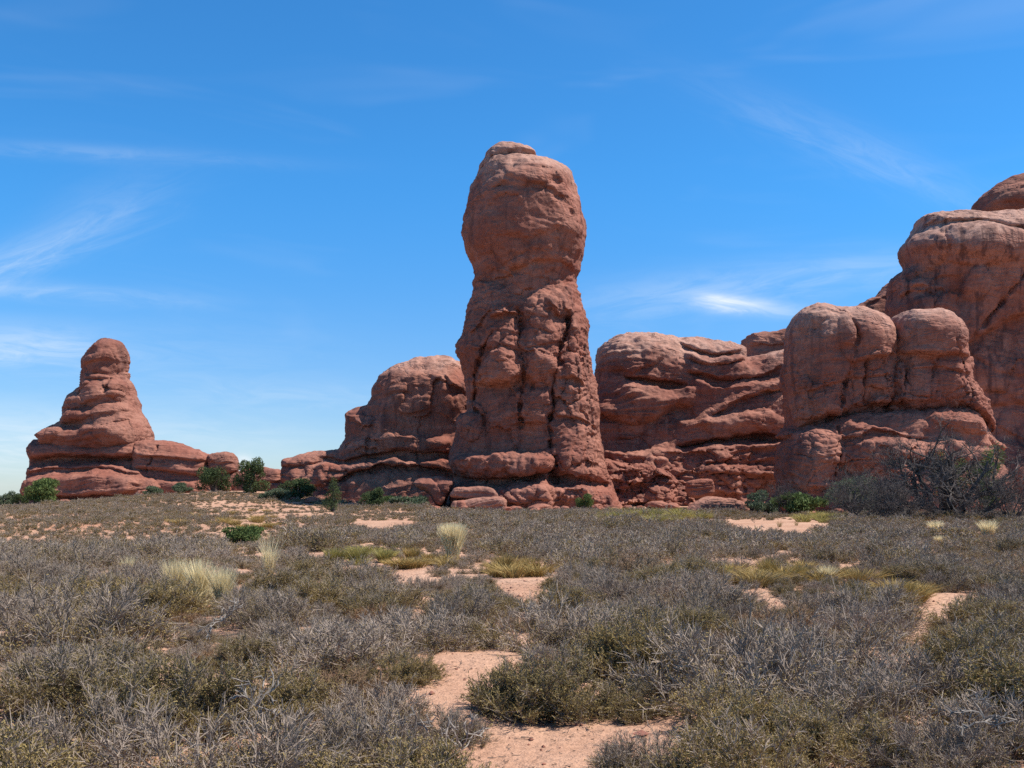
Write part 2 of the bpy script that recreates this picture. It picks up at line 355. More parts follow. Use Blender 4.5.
def rock(name, Y0, poly, front, back, rad, mat, relief=None, parent=None, vox=1.25, seed=0, wob=1.6, big=3.0, med=1.2, fine=.5,
         strata=1.2, strata_h=5.0, block=0., cell=(26, 20, 26), dshift=0.0, smoothp=True, lean=0.0, n_fall=None):
    """a solid of the given outline (picture points at distance Y0), `front`/`back` thick, edges rounded by rad, its face carved by relief(Relief)"""
    s = Y0 / F
    pl = smooth_poly(poly) if smoothp else np.array(poly, float)
    x0, y0 = pl.min(0) - 6; x1, y1 = pl.max(0) + 6
    PX = np.arange(x0, x1 + vox, vox); PY = np.arange(y0, y1 + vox, vox); 
    X, Y = np.meshgrid(PX, PY, indexing='ij')
    wx = fbm2(X / 26, Y / 26, 4, seed + 1) * wob; wy = fbm2(X / 26 + 9, Y / 26, 4, seed + 4) * wob
    S = poly_sdf(X + wx, Y + wy, pl) + .6 * big
    k = Y0 / (Y0 - .75 * front * s)                    # the carved face is nearer than the outline
    rl = Relief(512 + (X - 512) * k + wx * 1.3, HOR + (Y - HOR) * k + wy * 1.3)
    if relief: relief(rl)
    fr = front + rl.D + lean * (Y - y0) / max(y1 - y0, 1)
    D = np.arange(-fr.max() - 5, back + 7, vox)
    Fd = np.empty((len(PX), len(PY), len(D)), np.float32)
    for j, d in enumerate(D):
        d = d - dshift
        qq = np.maximum(-d - fr, d - back)
        a = S + rad; b = qq + rad
        Fd[:, :, j] = np.sqrt(np.maximum(a, 0) ** 2 + np.maximum(b, 0) ** 2) + np.minimum(np.maximum(a, b), 0) - rad
    V, Q = surface_nets(Fd)
    P = np.stack([PX[0] + V[:, 0] * vox, PY[0] + V[:, 1] * vox, D[0] + V[:, 2] * vox], 1).astype(np.float32)
    # fine weathering along the normals
    nrm = np.zeros_like(P)
    fn = np.cross(P[Q[:, 2]] - P[Q[:, 0]], P[Q[:, 3]] - P[Q[:, 1]])
    for c in range(4):
        for ax in range(3): nrm[:, ax] += np.bincount(Q[:, c], fn[:, ax], len(P))
    nrm /= np.linalg.norm(nrm, axis=1)[:, None] + 1e-9
    dd = big * fbm(P / 34, 3, seed + 11) + .75 * med * fbm(P / 11, 3, seed + 21) + .6 * fine * fbm(P / 3.6, 2, seed + 31)
    if strata:
        warp = fbm(P / 60, 2, seed + 41) * 10
        sx = np.stack([P[:, 0] / 95, (P[:, 1] + warp) / strata_h, P[:, 2] / 95], 1)
        bed = perlin(sx * np.array([.8, .9, .8]), seed + 58); dd -= 1.1 * strata * np.exp(-np.abs(bed) / .045) * sstep(fbm(P / 38, 2, seed + 63), -.25, .3) * (1 - np.abs(nrm[:, 1]))
        jn = perlin(np.stack([P[:, 0] / 17 + .6 * warp / 10, P[:, 1] / 75, P[:, 2] / 17], 1), seed + 59); dd -= 1.0 * np.exp(-np.abs(jn) / .04) * sstep(fbm(P / 42, 2, seed + 64), .0, .45)
        dd += strata * (fbm(sx, 3, seed + 51, .6) + .6 * perlin(sx * np.array([2.2, 2.6, 2.2]), seed + 57)) * (.35 + .65 * sstep(fbm(P / 45, 2, seed + 61), -.35, .35)) * (1 - .6 * np.abs(nrm[:, 1]))
    if block:
        e, idv = worley_edge((P + 4 * np.stack([fbm(P / 18, 2, seed + 71)] * 3, 1)) / np.array(cell, np.float32), seed)
        mask = sstep(fbm(P / 50, 2, seed + 81), -.5, .2)
        dd += mask * block * ((idv - .5) * .9 - 1.6 * np.exp(-(e / .10) ** 1.2))
    P += nrm * dd[:, None]
    W = np.stack([(P[:, 0] - 512) * s, Y0 + P[:, 2] * s, CAM_Z + (HOR - P[:, 1]) * s], 1)
    c0 = np.array([W[:, 0].mean(), Y0, W[:, 2].min()])
    if parent is not None: c0 = np.array(parent.location)
    me = mesh_np(name, W - c0, Q, mat, smooth=True)
    o = link(name, me, parent)
    if parent is None: o.location = c0
    return o
def surface_nets(Fd):
    ins = Fd < 0; nx, ny, nz = Fd.shape
    cnt = np.zeros((nx - 1, ny - 1, nz - 1), np.uint8); offs = [(a, b, c) for a in (0, 1) for b in (0, 1) for c in (0, 1)]
    for a, b, c in offs: cnt += ins[a:nx - 1 + a, b:ny - 1 + b, c:nz - 1 + c]
    act = (cnt > 0) & (cnt < 8)
    I = np.argwhere(act); ids = np.full(act.shape, -1, np.int32); ids[act] = np.arange(len(I))
    val = {o: Fd[I[:, 0] + o[0], I[:, 1] + o[1], I[:, 2] + o[2]] for o in offs}
    acc = np.zeros((len(I), 3)); num = np.zeros(len(I))
    for a in offs:
        for ax in range(3):
            if a[ax]: continue
            b = list(a); b[ax] = 1; b = tuple(b)
            va, vb = val[a], val[b]; c = (va < 0) != (vb < 0)
            t = np.where(c, va / np.where(c, va - vb, 1), 0)
            for k in range(3): acc[:, k] += c * (a[k] + (t if k == ax else 0))
            num += c
    V = I + acc / num[:, None]
    quads = []
    for ax in range(3):
        o1, o2 = [(1, 2), (2, 0), (0, 1)][ax]
        sl0 = [slice(1, -1)] * 3; sl0[ax] = slice(0, -1); sl1 = list(sl0); sl1[ax] = slice(1, None)
        A = ins[tuple(sl0)]; B = ins[tuple(sl1)]
        for flip, m in ((0, A & ~B), (1, B & ~A)):
            e = np.argwhere(m)
            for k in range(3):
                if k != ax: e[:, k] += 1
            def cell(d1, d2):
                c = e.copy(); c[:, o1] -= d1; c[:, o2] -= d2
                return ids[c[:, 0], c[:, 1], c[:, 2]]
            qd = np.stack([cell(1, 1), cell(0, 1), cell(0, 0), cell(1, 0)], 1)
            # axes are (x, row, depth): row points down, so the frame is mirrored once (x, y->-z, d->y is a proper turn)
            quads.append(qd[:, ::-1] if flip else qd)
    Q = np.concatenate(quads); Q = Q[(Q >= 0).all(1)]
    return V, Q
# ------------------------------------------------------------------ the rock formations
def formation(name, label, cat, px, py, Y0):
    o = empty(name, ((px - 512) / F * Y0, Y0, CAM_Z + (HOR - py) / F * Y0)); tag(o, label, cat); return o

# ---- the tall pillar
T = formation('sandstone_tower', 'tall red sandstone pillar with a bulging rounded head rising in the middle', 'rock tower', 528, 512, 105)
def f_head(r):
    r.dome(535, 205, 62, 70, 9); r.dome(520, 168, 52, 24, 5)
    r.step([(470, 182), (500, 176), (530, 168), (560, 178), (582, 196)], 4, 9, 60)
    r.ledge([(492, 192), (510, 186), (540, 190), (572, 205)], 3.2, 9, 2)
    r.ledge([(505, 240), (530, 244), (560, 232), (588, 238)], 3.5, 12, 2)
    r.ledge([(512, 272), (535, 265), (560, 262), (584, 270)], 4.5, 9, 1.5)
    r.ledge([(468, 262), (490, 268), (512, 276)], 3.0, 9, 2)
    r.dent(556, 184, 5, 4, 6); r.dent(509, 183, 6, 3, 4); r.dent(572, 213, 4, 3, 4, 40); r.dent(519, 271, 8, 3, 4, -20)
    r.crack([(500, 268), (520, 258), (548, 252)], 1.6, 3); r.crack([(548, 215), (560, 226), (574, 228)], 1.6, 3)
    r.dome(575, 238, 18, 16, 4); r.dome(495, 230, 36, 40, 3)
    r.step([(462, 246), (500, 252), (585, 258)], -6, 34); r.step([(462, 292), (520, 296), (590, 292)], -10, 30); r.blocks(525, 290, 66, 26, (26, 13), 3, 2.5, .08, 4); r.blocks(525, 215, 70, 60, (34, 26), 1.6, .6, .12, 9)
rock('head', 105, [(485, 160), (498, 156), (520, 157), (537, 158), (556, 163), (571, 174), (579, 197), (589, 231), (588, 248), (581, 268), (577, 284), (575, 298), (577, 330), (570, 360),
     (490, 360), (472, 330), (474, 298), (471, 282), (471.5, 268), (464, 256), (460, 234), (463, 212), (468, 193), (478, 173)], 54, 60, 60, M_tower, f_head, T, seed=3, big=2.2, med=1.3, fine=.7, strata=.8)
def f_cap(r):
    r.ledge([(480, 166), (500, 161), (520, 157), (538, 158)], 3, 5, 1); r.dome(512, 152, 26, 12, 4)
rock('cap', 105, [(483, 166), (486, 157), (497, 149), (508, 147), (521, 148), (530, 153), (537, 160), (530, 164), (500, 172), (480, 176)], 30, 34, 17, M_tower, f_cap, T, seed=5, big=1.2, med=.9, vox=1.0)
def f_shaft(r):
    r.blocks(530, 335, 75, 45, (30, 34), 3.2, 2.2, .05, 1); r.blocks(580, 410, 40, 80, (20, 34), 3.2, 2.4, .06, 2); r.blocks(505, 425, 46, 40, (34, 36), 3.0, 1.6, .05, 3)
    r.blocks(530, 490, 90, 22, (24, 14), 4, 4, .08, 6)
    # three columns split by deep joints
    r.dome(484, 352, 34, 62, 5); r.dome(501, 371, 24, 18, 15, .6); r.dome(503, 335, 18, 30, 6); r.dome(540, 340, 24, 48, 8); r.dome(538, 368, 20, 18, 6)
    r.dome(579, 345, 20, 40, 7); r.dome(578, 440, 34, 54, 8, .6); r.dome(577, 465, 26, 18, 4); r.dome(572, 375, 20, 20, 6); r.dome(587, 395, 14, 30, 3)
    r.dome(534, 405, 20, 24, 6); r.dome(505, 420, 22, 36, 4); r.dome(466, 350, 16, 26, 4)
    r.crack([(519, 312), (521, 335), (519, 346), (524, 369), (521, 386), (519, 404), (521, 428)], 2.0, 15)
    r.crack([(569, 318), (562, 341), (557.5, 363), (552.5, 380), (553, 413), (549, 422), (549, 446), (554, 468)], 2.2, 20, .7)
    r.crack([(492, 334), (480, 357), (476, 374), (472, 405), (484, 418), (485, 436)], 2.4, 17, .7)
    r.crack([(568, 324), (576, 345), (584, 362), (592, 380)], 1.7, 7); r.crack([(566, 350), (580, 360), (586, 380)], 1.6, 6)
    r.crack([(574, 345), (577, 380), (580, 410), (590, 424)], 1.7, 7); r.crack([(588, 360), (590, 400), (592, 440)], 1.8, 7)
    r.crack([(521, 352), (545, 349), (560, 345)], 1.4, 4); r.crack([(498, 352), (508, 362), (522, 366)], 1.4, 4)
    r.crack([(524, 330), (548, 336), (562, 334)], 1.4, 4); r.crack([(527, 392), (540, 380), (552, 376)], 1.5, 5)
    # undercuts
    r.ledge([(474, 384), (490, 388), (508, 386), (523, 378)], 12, 11, 1.4, .2)
    r.ledge([(522, 380), (538, 384), (552, 376)], 6, 8, 1.4, .2)
    r.ledge([(555, 381), (572, 380), (590, 392)], 5, 7, 1.2, .3)
    r.ledge([(552, 420), (570, 418), (585, 424), (600, 432)], 4.5, 6, 1.2, .4)
    r.ledge([(548, 314), (560, 318), (572, 312)], 8, 8, 1.4, .5)
    r.ledge([(487, 322), (505, 318), (520, 316)], 5, 6, 1.2, .8); r.dome(498, 312, 12, 8, 5, .5, -20); r.dome(560, 303, 16, 10, 8)
    r.ledge([(549, 478), (565, 477), (590, 482), (612, 484)], 14, 14, 1.4, .1)
    r.dent(515, 440, 30, 16, 8); r.dent(478, 300, 10, 8, 2); r.dome(470, 420, 15, 22, 9)
    # the lumpy shelf at the foot on the left, and its undercut
    r.step([(446, 455), (470, 454), (495, 452), (530, 453), (552, 458)], 20, 5)
    for cx, cw in ((458, 13), (476, 13), (497, 13), (514, 11), (528, 9), (541, 9)): r.dome(cx, 464, cw, 12, 5)
    r.ledge([(448, 474), (470, 479), (500, 480), (530, 476), (556, 470)], 19, 14, 1.5, .05)
    r.step([(446, 484), (480, 486), (520, 484), (556, 484)], 9, 8)
    r.dome(528, 494, 34, 16, 12); r.dome(510, 505, 20, 12, 6); r.crack([(505, 486), (515, 496), (528, 506)], 1.8, 6)
    r.step([(550, 484), (580, 486), (615, 488)], 16, 4)
    for cx, cy, cw in ((565, 493, 9), (579, 490, 7), (588, 494, 8), (600, 494, 9), (612, 497, 7), (571, 503, 10)): r.dome(cx, cy, cw, 10, 5)
rock('shaft', 105, [(476, 280), (520, 272), (570, 280), (579, 292), (584, 308), (589, 322), (589.5, 340), (591, 356), (595, 374), (599, 391), (598, 420), (599, 437), (603.5, 456), (611, 478),
     (612, 486), (617, 500), (620, 524), (445, 524), (447, 500), (454, 478), (447, 462), (452, 440), (457, 419), (466, 410), (464, 385), (458, 362), (456, 350), (459.5, 338), (463, 321), (467, 305), (472, 292)],
     50, 56, 50, M_tower, f_shaft, T, vox=1.0, seed=8, big=2.2, med=1.8, fine=.9, strata=1.0, block=.8, cell=(24, 24, 24), lean=10)

# ---- the left spire
S_ = formation('sandstone_spire', 'lone red rock spire with a knob head on stacked slabs standing by the left edge', 'rock spire', 95, 505, 130)
def f_shead(r):
    r.dome(105, 356, 24, 18, 5); r.ledge([(80, 366), (105, 362), (130, 360)], 3, 6, 1); r.dent(92, 352, 8, 4, 3); r.dent(118, 352, 4, 4, 3)
rock('knob', 130, [(84, 392), (82, 374), (82, 360), (90, 346), (100, 339), (111, 338), (122, 344), (129, 356), (127, 370), (127, 392)], 24, 26, 26, M_rock_dark, f_shead, S_, vox=1.0, seed=13, big=1.5, med=1.2, fine=.6)
def f_sbody(r):
    r.ledge([(70, 376), (100, 378), (140, 376)], 4, 6, 1.5, .8)
    r.blocks(98, 415, 64, 44, (28, 20), 2.6, 1.8, .08, 51)
    r.dome(98, 388, 20, 18, 6); r.dome(124, 388, 15, 16, 7); r.crack([(108, 370), (110, 384), (106, 396)], 1.8, 8)
    r.ledge([(62, 404), (95, 402), (120, 396), (137, 398)], 3, 7, 1.2); r.step([(60, 410), (100, 412), (140, 404)], 5, 6)
    r.ledge([(62, 424), (85, 420), (105, 416), (140, 410)], 4.5, 9, 1.5)
    r.step([(40, 428), (90, 426), (152, 420)], 8, 8); r.dome(118, 425, 34, 22, 6); r.dome(52, 433, 16, 12, 5)
    r.dent(80, 426, 14, 8, 5); r.crack([(66, 420), (72, 432), (64, 442)], 1.8, 5)
rock('trunk', 130, [(85, 377), (96, 370), (122, 374), (130, 381), (134, 392), (137, 403), (146, 420), (153, 437), (150, 454), (50, 454), (46, 444), (40.5, 435), (50, 426), (64, 419), (66, 408), (73, 395), (83, 386)],
     30, 34, 30, M_rock_dark, f_sbody, S_, vox=1.1, seed=14, big=1.8, med=1.3, fine=.6, strata=1.4, lean=8)
def f_sbase(r):
    r.step([(30, 442), (80, 444), (150, 442)], 3, 4); r.dome(70, 449, 34, 8, 3); r.dome(124, 448, 22, 10, 5)
    r.ledge([(34, 458), (80, 458), (110, 458), (150, 456)], 14, 8, 1.2, .15)
    r.step([(30, 465), (70, 464), (100, 463), (150, 470)], 9, 3)
    r.ledge([(34, 473), (75, 470), (110, 469), (150, 474)], 6, 5, 1.0, .3)
    r.step([(34, 478), (70, 474), (110, 470), (150, 474), (180, 482)], 12, 6); r.dome(110, 484, 70, 18, 6)
    r.ledge([(30, 496), (80, 498), (130, 496), (180, 490)], 9, 7, 1.2, .1); r.step([(24, 502), (100, 502), (190, 496)], 9, 4)
rock('slab_base', 130, [(44, 440), (90, 437), (140, 438), (152, 444), (158, 462), (178, 478), (196, 492), (200, 516), (8, 516), (17, 508), (36, 486), (40, 464)],
     36, 36, 20, M_rock, f_sbase, S_, vox=1.1, seed=15, big=1.6, med=1.2, fine=.6, strata=1.6, strata_h=4, lean=6)

def f_ledge(r):
    r.ledge([(138, 456), (170, 458), (215, 462)], 4, 6, 1.2, .6); r.ledge([(138, 468), (170, 473), (200, 476), (214, 473)], 7, 8, 1.2, .1); r.crack([(158, 446), (152, 462), (146, 474)], 1.8, 7); r.step([(138, 480), (215, 482)], 6, 4)
tag(rock('rock_shelf', 128, [(138, 444), (154, 440), (176, 441.5), (196, 448), (213, 455), (214, 466), (214, 500), (140, 500), (136, 470)], 30, 30, 18, M_rock, f_ledge, vox=1.0, seed=16, big=1.6, med=1.2, fine=.6, strata=1.4),
    'long low red rock shelf running right from the foot of the left spire', 'rock')
tag(rock('boulder', 127, [(210, 468), (209, 456), (216, 452.5), (228, 452), (236, 458), (237, 470), (228, 474), (215, 474)], 14, 14, 9, M_rock_dark, lambda r: r.ledge([(208, 462), (240, 464)], 2, 4, 1), vox=.8, seed=17, big=1.2, med=.8, strata=.8),
    'rounded dark red boulder perched at the right end of the low rock shelf', 'boulder')
tag(rock('low_rock', 128, [(205, 478), (214, 472), (236, 472), (252, 468), (262, 478), (262, 506), (205, 506)], 20, 18, 10, M_rock_dark, None, vox=1.0, seed=18, big=2, med=1.4, block=1.2, cell=(14, 10, 14)),
    'broken dark ledge below the perched boulder and behind the round junipers', 'rock')
tag(rock('low_rock', 125, [(250, 486), (252, 470), (268, 467.5), (282, 470), (287, 480), (288, 505), (252, 508)], 18, 18, 9, M_rock, lambda r: r.ledge([(250, 482), (288, 484)], 4, 5, 1), vox=.9, seed=19, big=1.5, med=1.2, block=1.0, cell=(14, 10, 14)),
    'broken red rock in the low gap between the left spire and the hump', 'rock')
tag(rock('small_rock', 117, [(266, 492), (272, 483), (284, 484), (287, 494), (280, 500), (266, 499)], 11, 10, 6, M_rock, None, vox=.7, seed=20, big=1.0, med=.8),
    'small pale-topped red block lying in front of the low gap rock', 'rock')
tag(rock('small_rock', 132, [(-16, 504), (-10, 499), (0, 499.5), (4, 503), (3, 509), (-14, 509)], 8, 8, 4, M_rock, None, vox=.6, seed=22, big=.8, med=.5),
    'tiny red rock poking up at the extreme left edge behind green bushes', 'rock')

# ---- the hump left of the pillar
H = formation('sandstone_hump', 'broad rounded red rock hump leaning against the left side of the pillar', 'rock hump', 400, 508, 121)
def f_hump(r):
    r.blocks(400, 420, 90, 60, (44, 34), 3, 1.2, .07, 41); r.blocks(350, 450, 40, 40, (26, 16), 3, 2, .08, 42)
    r.dome(425, 405, 60, 55, 8); r.step([(380, 378), (420, 366), (470, 368)], 3, 12)
    r.ledge([(352, 420), (380, 414), (410, 420), (440, 410)], 2.5, 9, 2)
    r.crack([(405, 405), (412, 390), (404, 375)], 1.6, 4); r.dome(457, 392, 16, 22, 7, .6, -25); r.ledge([(444, 376), (455, 388), (470, 396)], 5, 8, 1.5)
    r.step([(340, 440), (370, 436), (400, 432), (430, 438), (470, 440)], 4, 6, 30)
    r.ledge([(318, 458), (345, 462), (372, 456), (400, 453), (430, 453), (470, 454)], 9, 6, 1.2, .15)
    r.step([(320, 463), (360, 462), (400, 459), (470, 460)], 9, 3)
    r.ledge([(330, 482), (343, 481), (356, 472), (382, 467), (420, 467), (452, 472), (470, 474)], 12, 6, 1.2, .15)
    r.dome(440, 443, 14, 6, 4)
    r.ledge([(280, 464), (300, 466), (322, 462)], 7, 6, 1.2, .2); r.ledge([(280, 482), (310, 486), (336, 486)], 7, 7, 1.2, .2); r.dent(300, 496, 12, 7, 4); r.step([(280, 497), (336, 497)], 7, 4); r.blocks(310, 480, 40, 30, (22, 13), 3, 2.4, .08, 43)
rock('dome', 121, [(284, 486), (287, 470), (286.5, 461.5), (292, 456), (305, 454), (318, 452), (338, 450), (349, 440), (348.5, 426), (350.5, 414), (360, 409), (370, 405), (375, 390), (384, 375.5), (396, 366.5), (412, 361), (428, 358.5), (452, 359), (466, 370), (480, 400), (485, 524), (282, 524)],
     46, 50, 30, M_hump, f_hump, H, seed=24, big=2.4, med=1.5, fine=.7, strata=1.4, lean=14)
def f_slab(r):
    r.dome(400, 488, 64, 26, 9, .6); r.ledge([(340, 500), (380, 503), (450, 500)], 5, 6, 1, .2)
rock('foot_slab', 118, [(338, 500), (346, 484), (362, 474), (384, 469.5), (420, 469), (448, 472), (462, 482), (470, 520), (338, 520)], 36, 30, 18, M_rock, f_slab, H, seed=25, big=1.5, med=1.0, fine=.5, strata=1.0)
tag(rock('boulder', 99, [(414, 485), (420, 478), (432, 475.5), (446, 478), (456, 482), (450, 492), (444, 505), (436, 505), (428, 494)], 18, 16, 7, M_rock, lambda r: (r.crack([(432, 476), (440, 490), (446, 500)], 1.5, 4), r.step([(414, 480), (456, 482)], 3, 4)), vox=.9, seed=27, big=1.6, med=1.0),
    'wedge-shaped fallen block leaning at the hump foot just left of the pillar', 'boulder')
tag(rock('stone_slab', 96.5, [(452, 498), (454, 489), (466, 486.5), (488, 486), (497, 489), (497, 498), (476, 500)], 24, 18, 5, M_rock_pale, lambda r: r.ledge([(452, 493), (500, 493)], 1.5, 3, 1), vox=.9, seed=28, big=1.0, med=.8, strata=1.0),
    'upper of two flat red slabs stacked at the left foot of the pillar', 'rock slab')
tag(rock('stone_slab', 95.5, [(452, 514), (453, 502), (462, 498.5), (490, 497), (505, 499), (507, 512), (506, 520), (452, 520)], 26, 18, 5, M_rock_pale, lambda r: (r.ledge([(452, 507), (508, 507)], 2.5, 3, 1), r.step([(452, 511), (508, 511)], 4, 2)), vox=.9, seed=29, big=1.0, med=.9, strata=1.2),
    'lower of two flat red slabs stacked at the left foot of the pillar', 'rock slab')

# ---- the wall behind, between the pillar and the twin rock
W_ = formation('sandstone_wall', 'long ledged red rock wall with dark overhangs filling the gap right of the pillar', 'rock wall', 690, 505, 122)
def f_wall(r):
    r.dome(635, 358, 46, 34, 7)
    r.ledge([(590, 368), (610, 373), (630, 374), (652, 368), (664, 358)], 4.5, 9, 2)
    r.ledge([(680, 343), (696, 352), (716, 355), (742, 351)], 8, 5, 1.1, .2); r.step([(682, 350), (700, 360), (744, 358)], 8, 3, 14)
    r.ledge([(684, 359), (702, 366), (722, 366), (744, 361)], 6, 4, 1.1, .3)
    r.ledge([(622, 377), (640, 381), (660, 385), (682, 386)], 11, 6, 1.2, .2); r.step([(622, 384), (650, 390), (690, 390)], 9, 3, 22)
    r.ledge([(686, 374), (706, 380), (730, 381), (760, 377), (780, 370)], 10, 6, 1.2, .2); r.step([(690, 382), (720, 388), (760, 384), (786, 378)], 10, 3, 20)
    r.step([(590, 376), (620, 386), (660, 396), (720, 398), (786, 388)], 5, 8)
    r.ledge([(704, 418), (716, 413), (736, 404), (754, 396), (786, 388)], 10, 9, 1.6, .25)
    r.dome(630, 402, 42, 18, 6); r.dent(690, 410, 30, 10, 6, -15); r.dent(610, 400, 8, 6, 2)
    r.ledge([(592, 414), (620, 424), (648, 424), (672, 410), (690, 408)], 9, 14, 2, .3)
    r.step([(676, 420), (700, 418), (730, 416), (756, 410), (770, 420), (786, 424)], 9, 6, 24); r.dome(725, 424, 34, 14, 4)
    r.ledge([(672, 446), (690, 443), (714, 441), (748, 438), (790, 438)], 15, 5, 1.2, .1); r.step([(600, 450), (640, 452), (680, 448), (720, 444), (790, 442)], 15, 4)
    r.dent(630, 440, 36, 10, 5)
    r.ledge([(716, 457), (740, 452), (770, 450)], 3, 3, 1); r.ledge([(690, 464), (735, 465), (780, 458)], 3, 4, 1)
    r.step([(640, 470), (700, 466), (780, 464)], 4, 3); r.ledge([(720, 474), (750, 477), (785, 474)], 5, 5, 1); r.blocks(720, 470, 70, 28, (34, 11), 4, 3, .09, 34)
    r.blocks(690, 480, 95, 30, (26, 12), 4, 3.5, .08, 31); r.blocks(640, 440, 50, 22, (30, 16), 2.5, 2, .1, 32)
    r.dent(760, 488, 28, 14, 14); r.dent(700, 500, 40, 8, 5)
    r.crack([(640, 450), (650, 470), (664, 490)], 2, 6); r.crack([(610, 455), (630, 470), (640, 495)], 2, 6)
rock('face', 122, [(594, 372), (596, 357), (600, 348), (609, 340), (625, 334.5), (655, 335), (684, 339), (706, 341.5), (720, 341), (735, 345), (742, 351), (746, 360), (770, 352), (790, 346), (830, 350), (850, 524), (570, 524), (570, 420), (588, 400)],
     44, 50, 34, M_wall, f_wall, W_, seed=33, big=2.4, med=1.8, fine=.9, strata=1.9, strata_h=5.5, lean=26)
def f_rub(r):
    r.blocks(645, 485, 60, 30, (15, 10), 5, 4, .1, 61)
    rr = random.Random(5)
    for k in range(12):
        r.dome(rr.uniform(602, 690), rr.uniform(462, 506), rr.uniform(6, 16), rr.uniform(4, 10), rr.uniform(4, 9), .5, rr.uniform(-20, 25))
    r.ledge([(604, 480), (640, 486), (690, 484)], 5, 5, 1)
rock('rubble_apron', 112, [(596, 470), (604, 458), (622, 460), (640, 462), (660, 470), (680, 482), (692, 500), (692, 520), (596, 520)], 22, 24, 12, M_rock, f_rub, W_, vox=.9, seed=34, big=1.6, med=1.2, fine=.8, block=1.8, cell=(15, 9, 15), lean=18)
tag(rock('rock_block', 134, [(744, 366), (745, 338), (751, 335), (766, 333.5), (790, 332), (800, 350), (800, 380), (744, 380)], 30, 30, 8, M_rock_dark, lambda r: r.ledge([(744, 346), (800, 346)], 2.5, 5, 1), vox=1.1, seed=36, big=1.4, med=1.0, strata=1.2),
    'squarish dark rock block showing above the wall beside the twin domed rock', 'rock')
tag(rock('boulder', 104, [(688, 496), (687, 484), (694, 479.5), (708, 478), (713, 482), (713, 494), (704, 497)], 14, 12, 5, M_rock, lambda r: r.ledge([(686, 490), (714, 488)], 1.5, 3, 1), vox=.7, seed=37, big=1.2, med=.8),
    'squarish fallen boulder lying at the middle of the ledged wall foot', 'boulder')
tag(rock('stone_slab', 98, [(690, 514), (694, 503), (712, 497.5), (730, 498), (745, 504), (750, 514)], 16, 16, 6, M_rock_pale, None, vox=.8, seed=38, big=1.0, med=.8, strata=.8),
    'low flat pale slab on the sand in front of the ledged wall', 'rock slab')

# ---- the twin domed rock
def tuck(pts, x0=900, top=4):
    """far right outlines: the near half of the body shows wider than its middle, so draw the middle in"""
    return [(x - .13 * max(0, x - x0) , y + (top if y < 400 else 0)) for x, y in pts]
D_ = formation('twin_domed_rock', 'blocky red rock with two rounded domes on top standing behind the dead tree', 'rock', 880, 515, 93)
def f_d1(r):
    r.dome(815, 345, 36, 60, 8); r.dome(864, 336, 32, 36, 8); r.crack([(836, 306), (846, 320), (852, 340), (847, 362), (841, 382), (836, 405), (828, 420)], 2.2, 9); r.ledge([(812, 312), (826, 310), (838, 318)], 2, 5, 1.5)
    r.dent(812, 330, 4, 8, 3); r.crack([(822, 322), (810, 332)], 1.6, 4); r.dent(838, 352, 10, 5, 3)
    r.ledge([(846, 366), (870, 361), (896, 356)], 5, 7, 1.3, .5); r.crack([(862, 364), (861, 404)], 2, 9); r.blocks(868, 384, 28, 34, (19, 17), 3, 2.6, .06, 12)
    r.ledge([(784, 392), (800, 394), (820, 388), (842, 380)], 3.5, 6, 1.4); r.ledge([(845, 380), (862, 378), (890, 376)], 3, 4, 1.2); r.blocks(806, 400, 36, 30, (26, 22), 2.4, 1.8, .05, 15)
    r.dent(844, 400, 5, 22, 7)
rock('left_dome', 93, tuck([(783, 372), (784, 345), (785.5, 330), (792, 313), (802, 304.5), (815, 301.5), (835, 305.5), (861, 306.5), (877, 315), (889, 327), (892, 342), (890, 372), (889, 408), (860, 414), (838, 424), (794, 432), (787, 424), (784, 396)]), 50, 30, 34, M_twin, f_d1, D_, vox=1.0, seed=41, big=1.8, med=.9, fine=.6, strata=.8)
def f_d2(r):
    r.dome(928, 332, 42, 26, 8); r.ledge([(886, 354), (926, 355), (972, 358)], 5, 7, 1.2, .5); r.crack([(899, 318), (908, 332), (904, 346)], 1.6, 4); r.crack([(954, 328), (950, 342), (954, 356)], 1.6, 4)
    r.blocks(930, 384, 46, 28, (26, 30), 3.4, 2.6, .05, 11); r.crack([(904, 360), (897, 398)], 2, 8); r.crack([(934, 358), (930, 376), (926, 404)], 2, 8); r.crack([(960, 356), (966, 380), (962, 408)], 2, 9)
    r.ledge([(890, 372), (930, 368), (970, 374)], 2.5, 4, 1.2)
rock('right_dome', 92, tuck([(885, 345), (887.5, 325), (898, 312), (915, 308.5), (937, 309), (952, 318), (963, 334), (969, 352), (972, 378), (982, 398), (984, 412), (940, 414), (894, 412), (888, 380)]), 45, 28, 24, M_twin, f_d2, D_, vox=1.0, seed=42, big=1.5, med=.8, fine=.6, strata=.8)
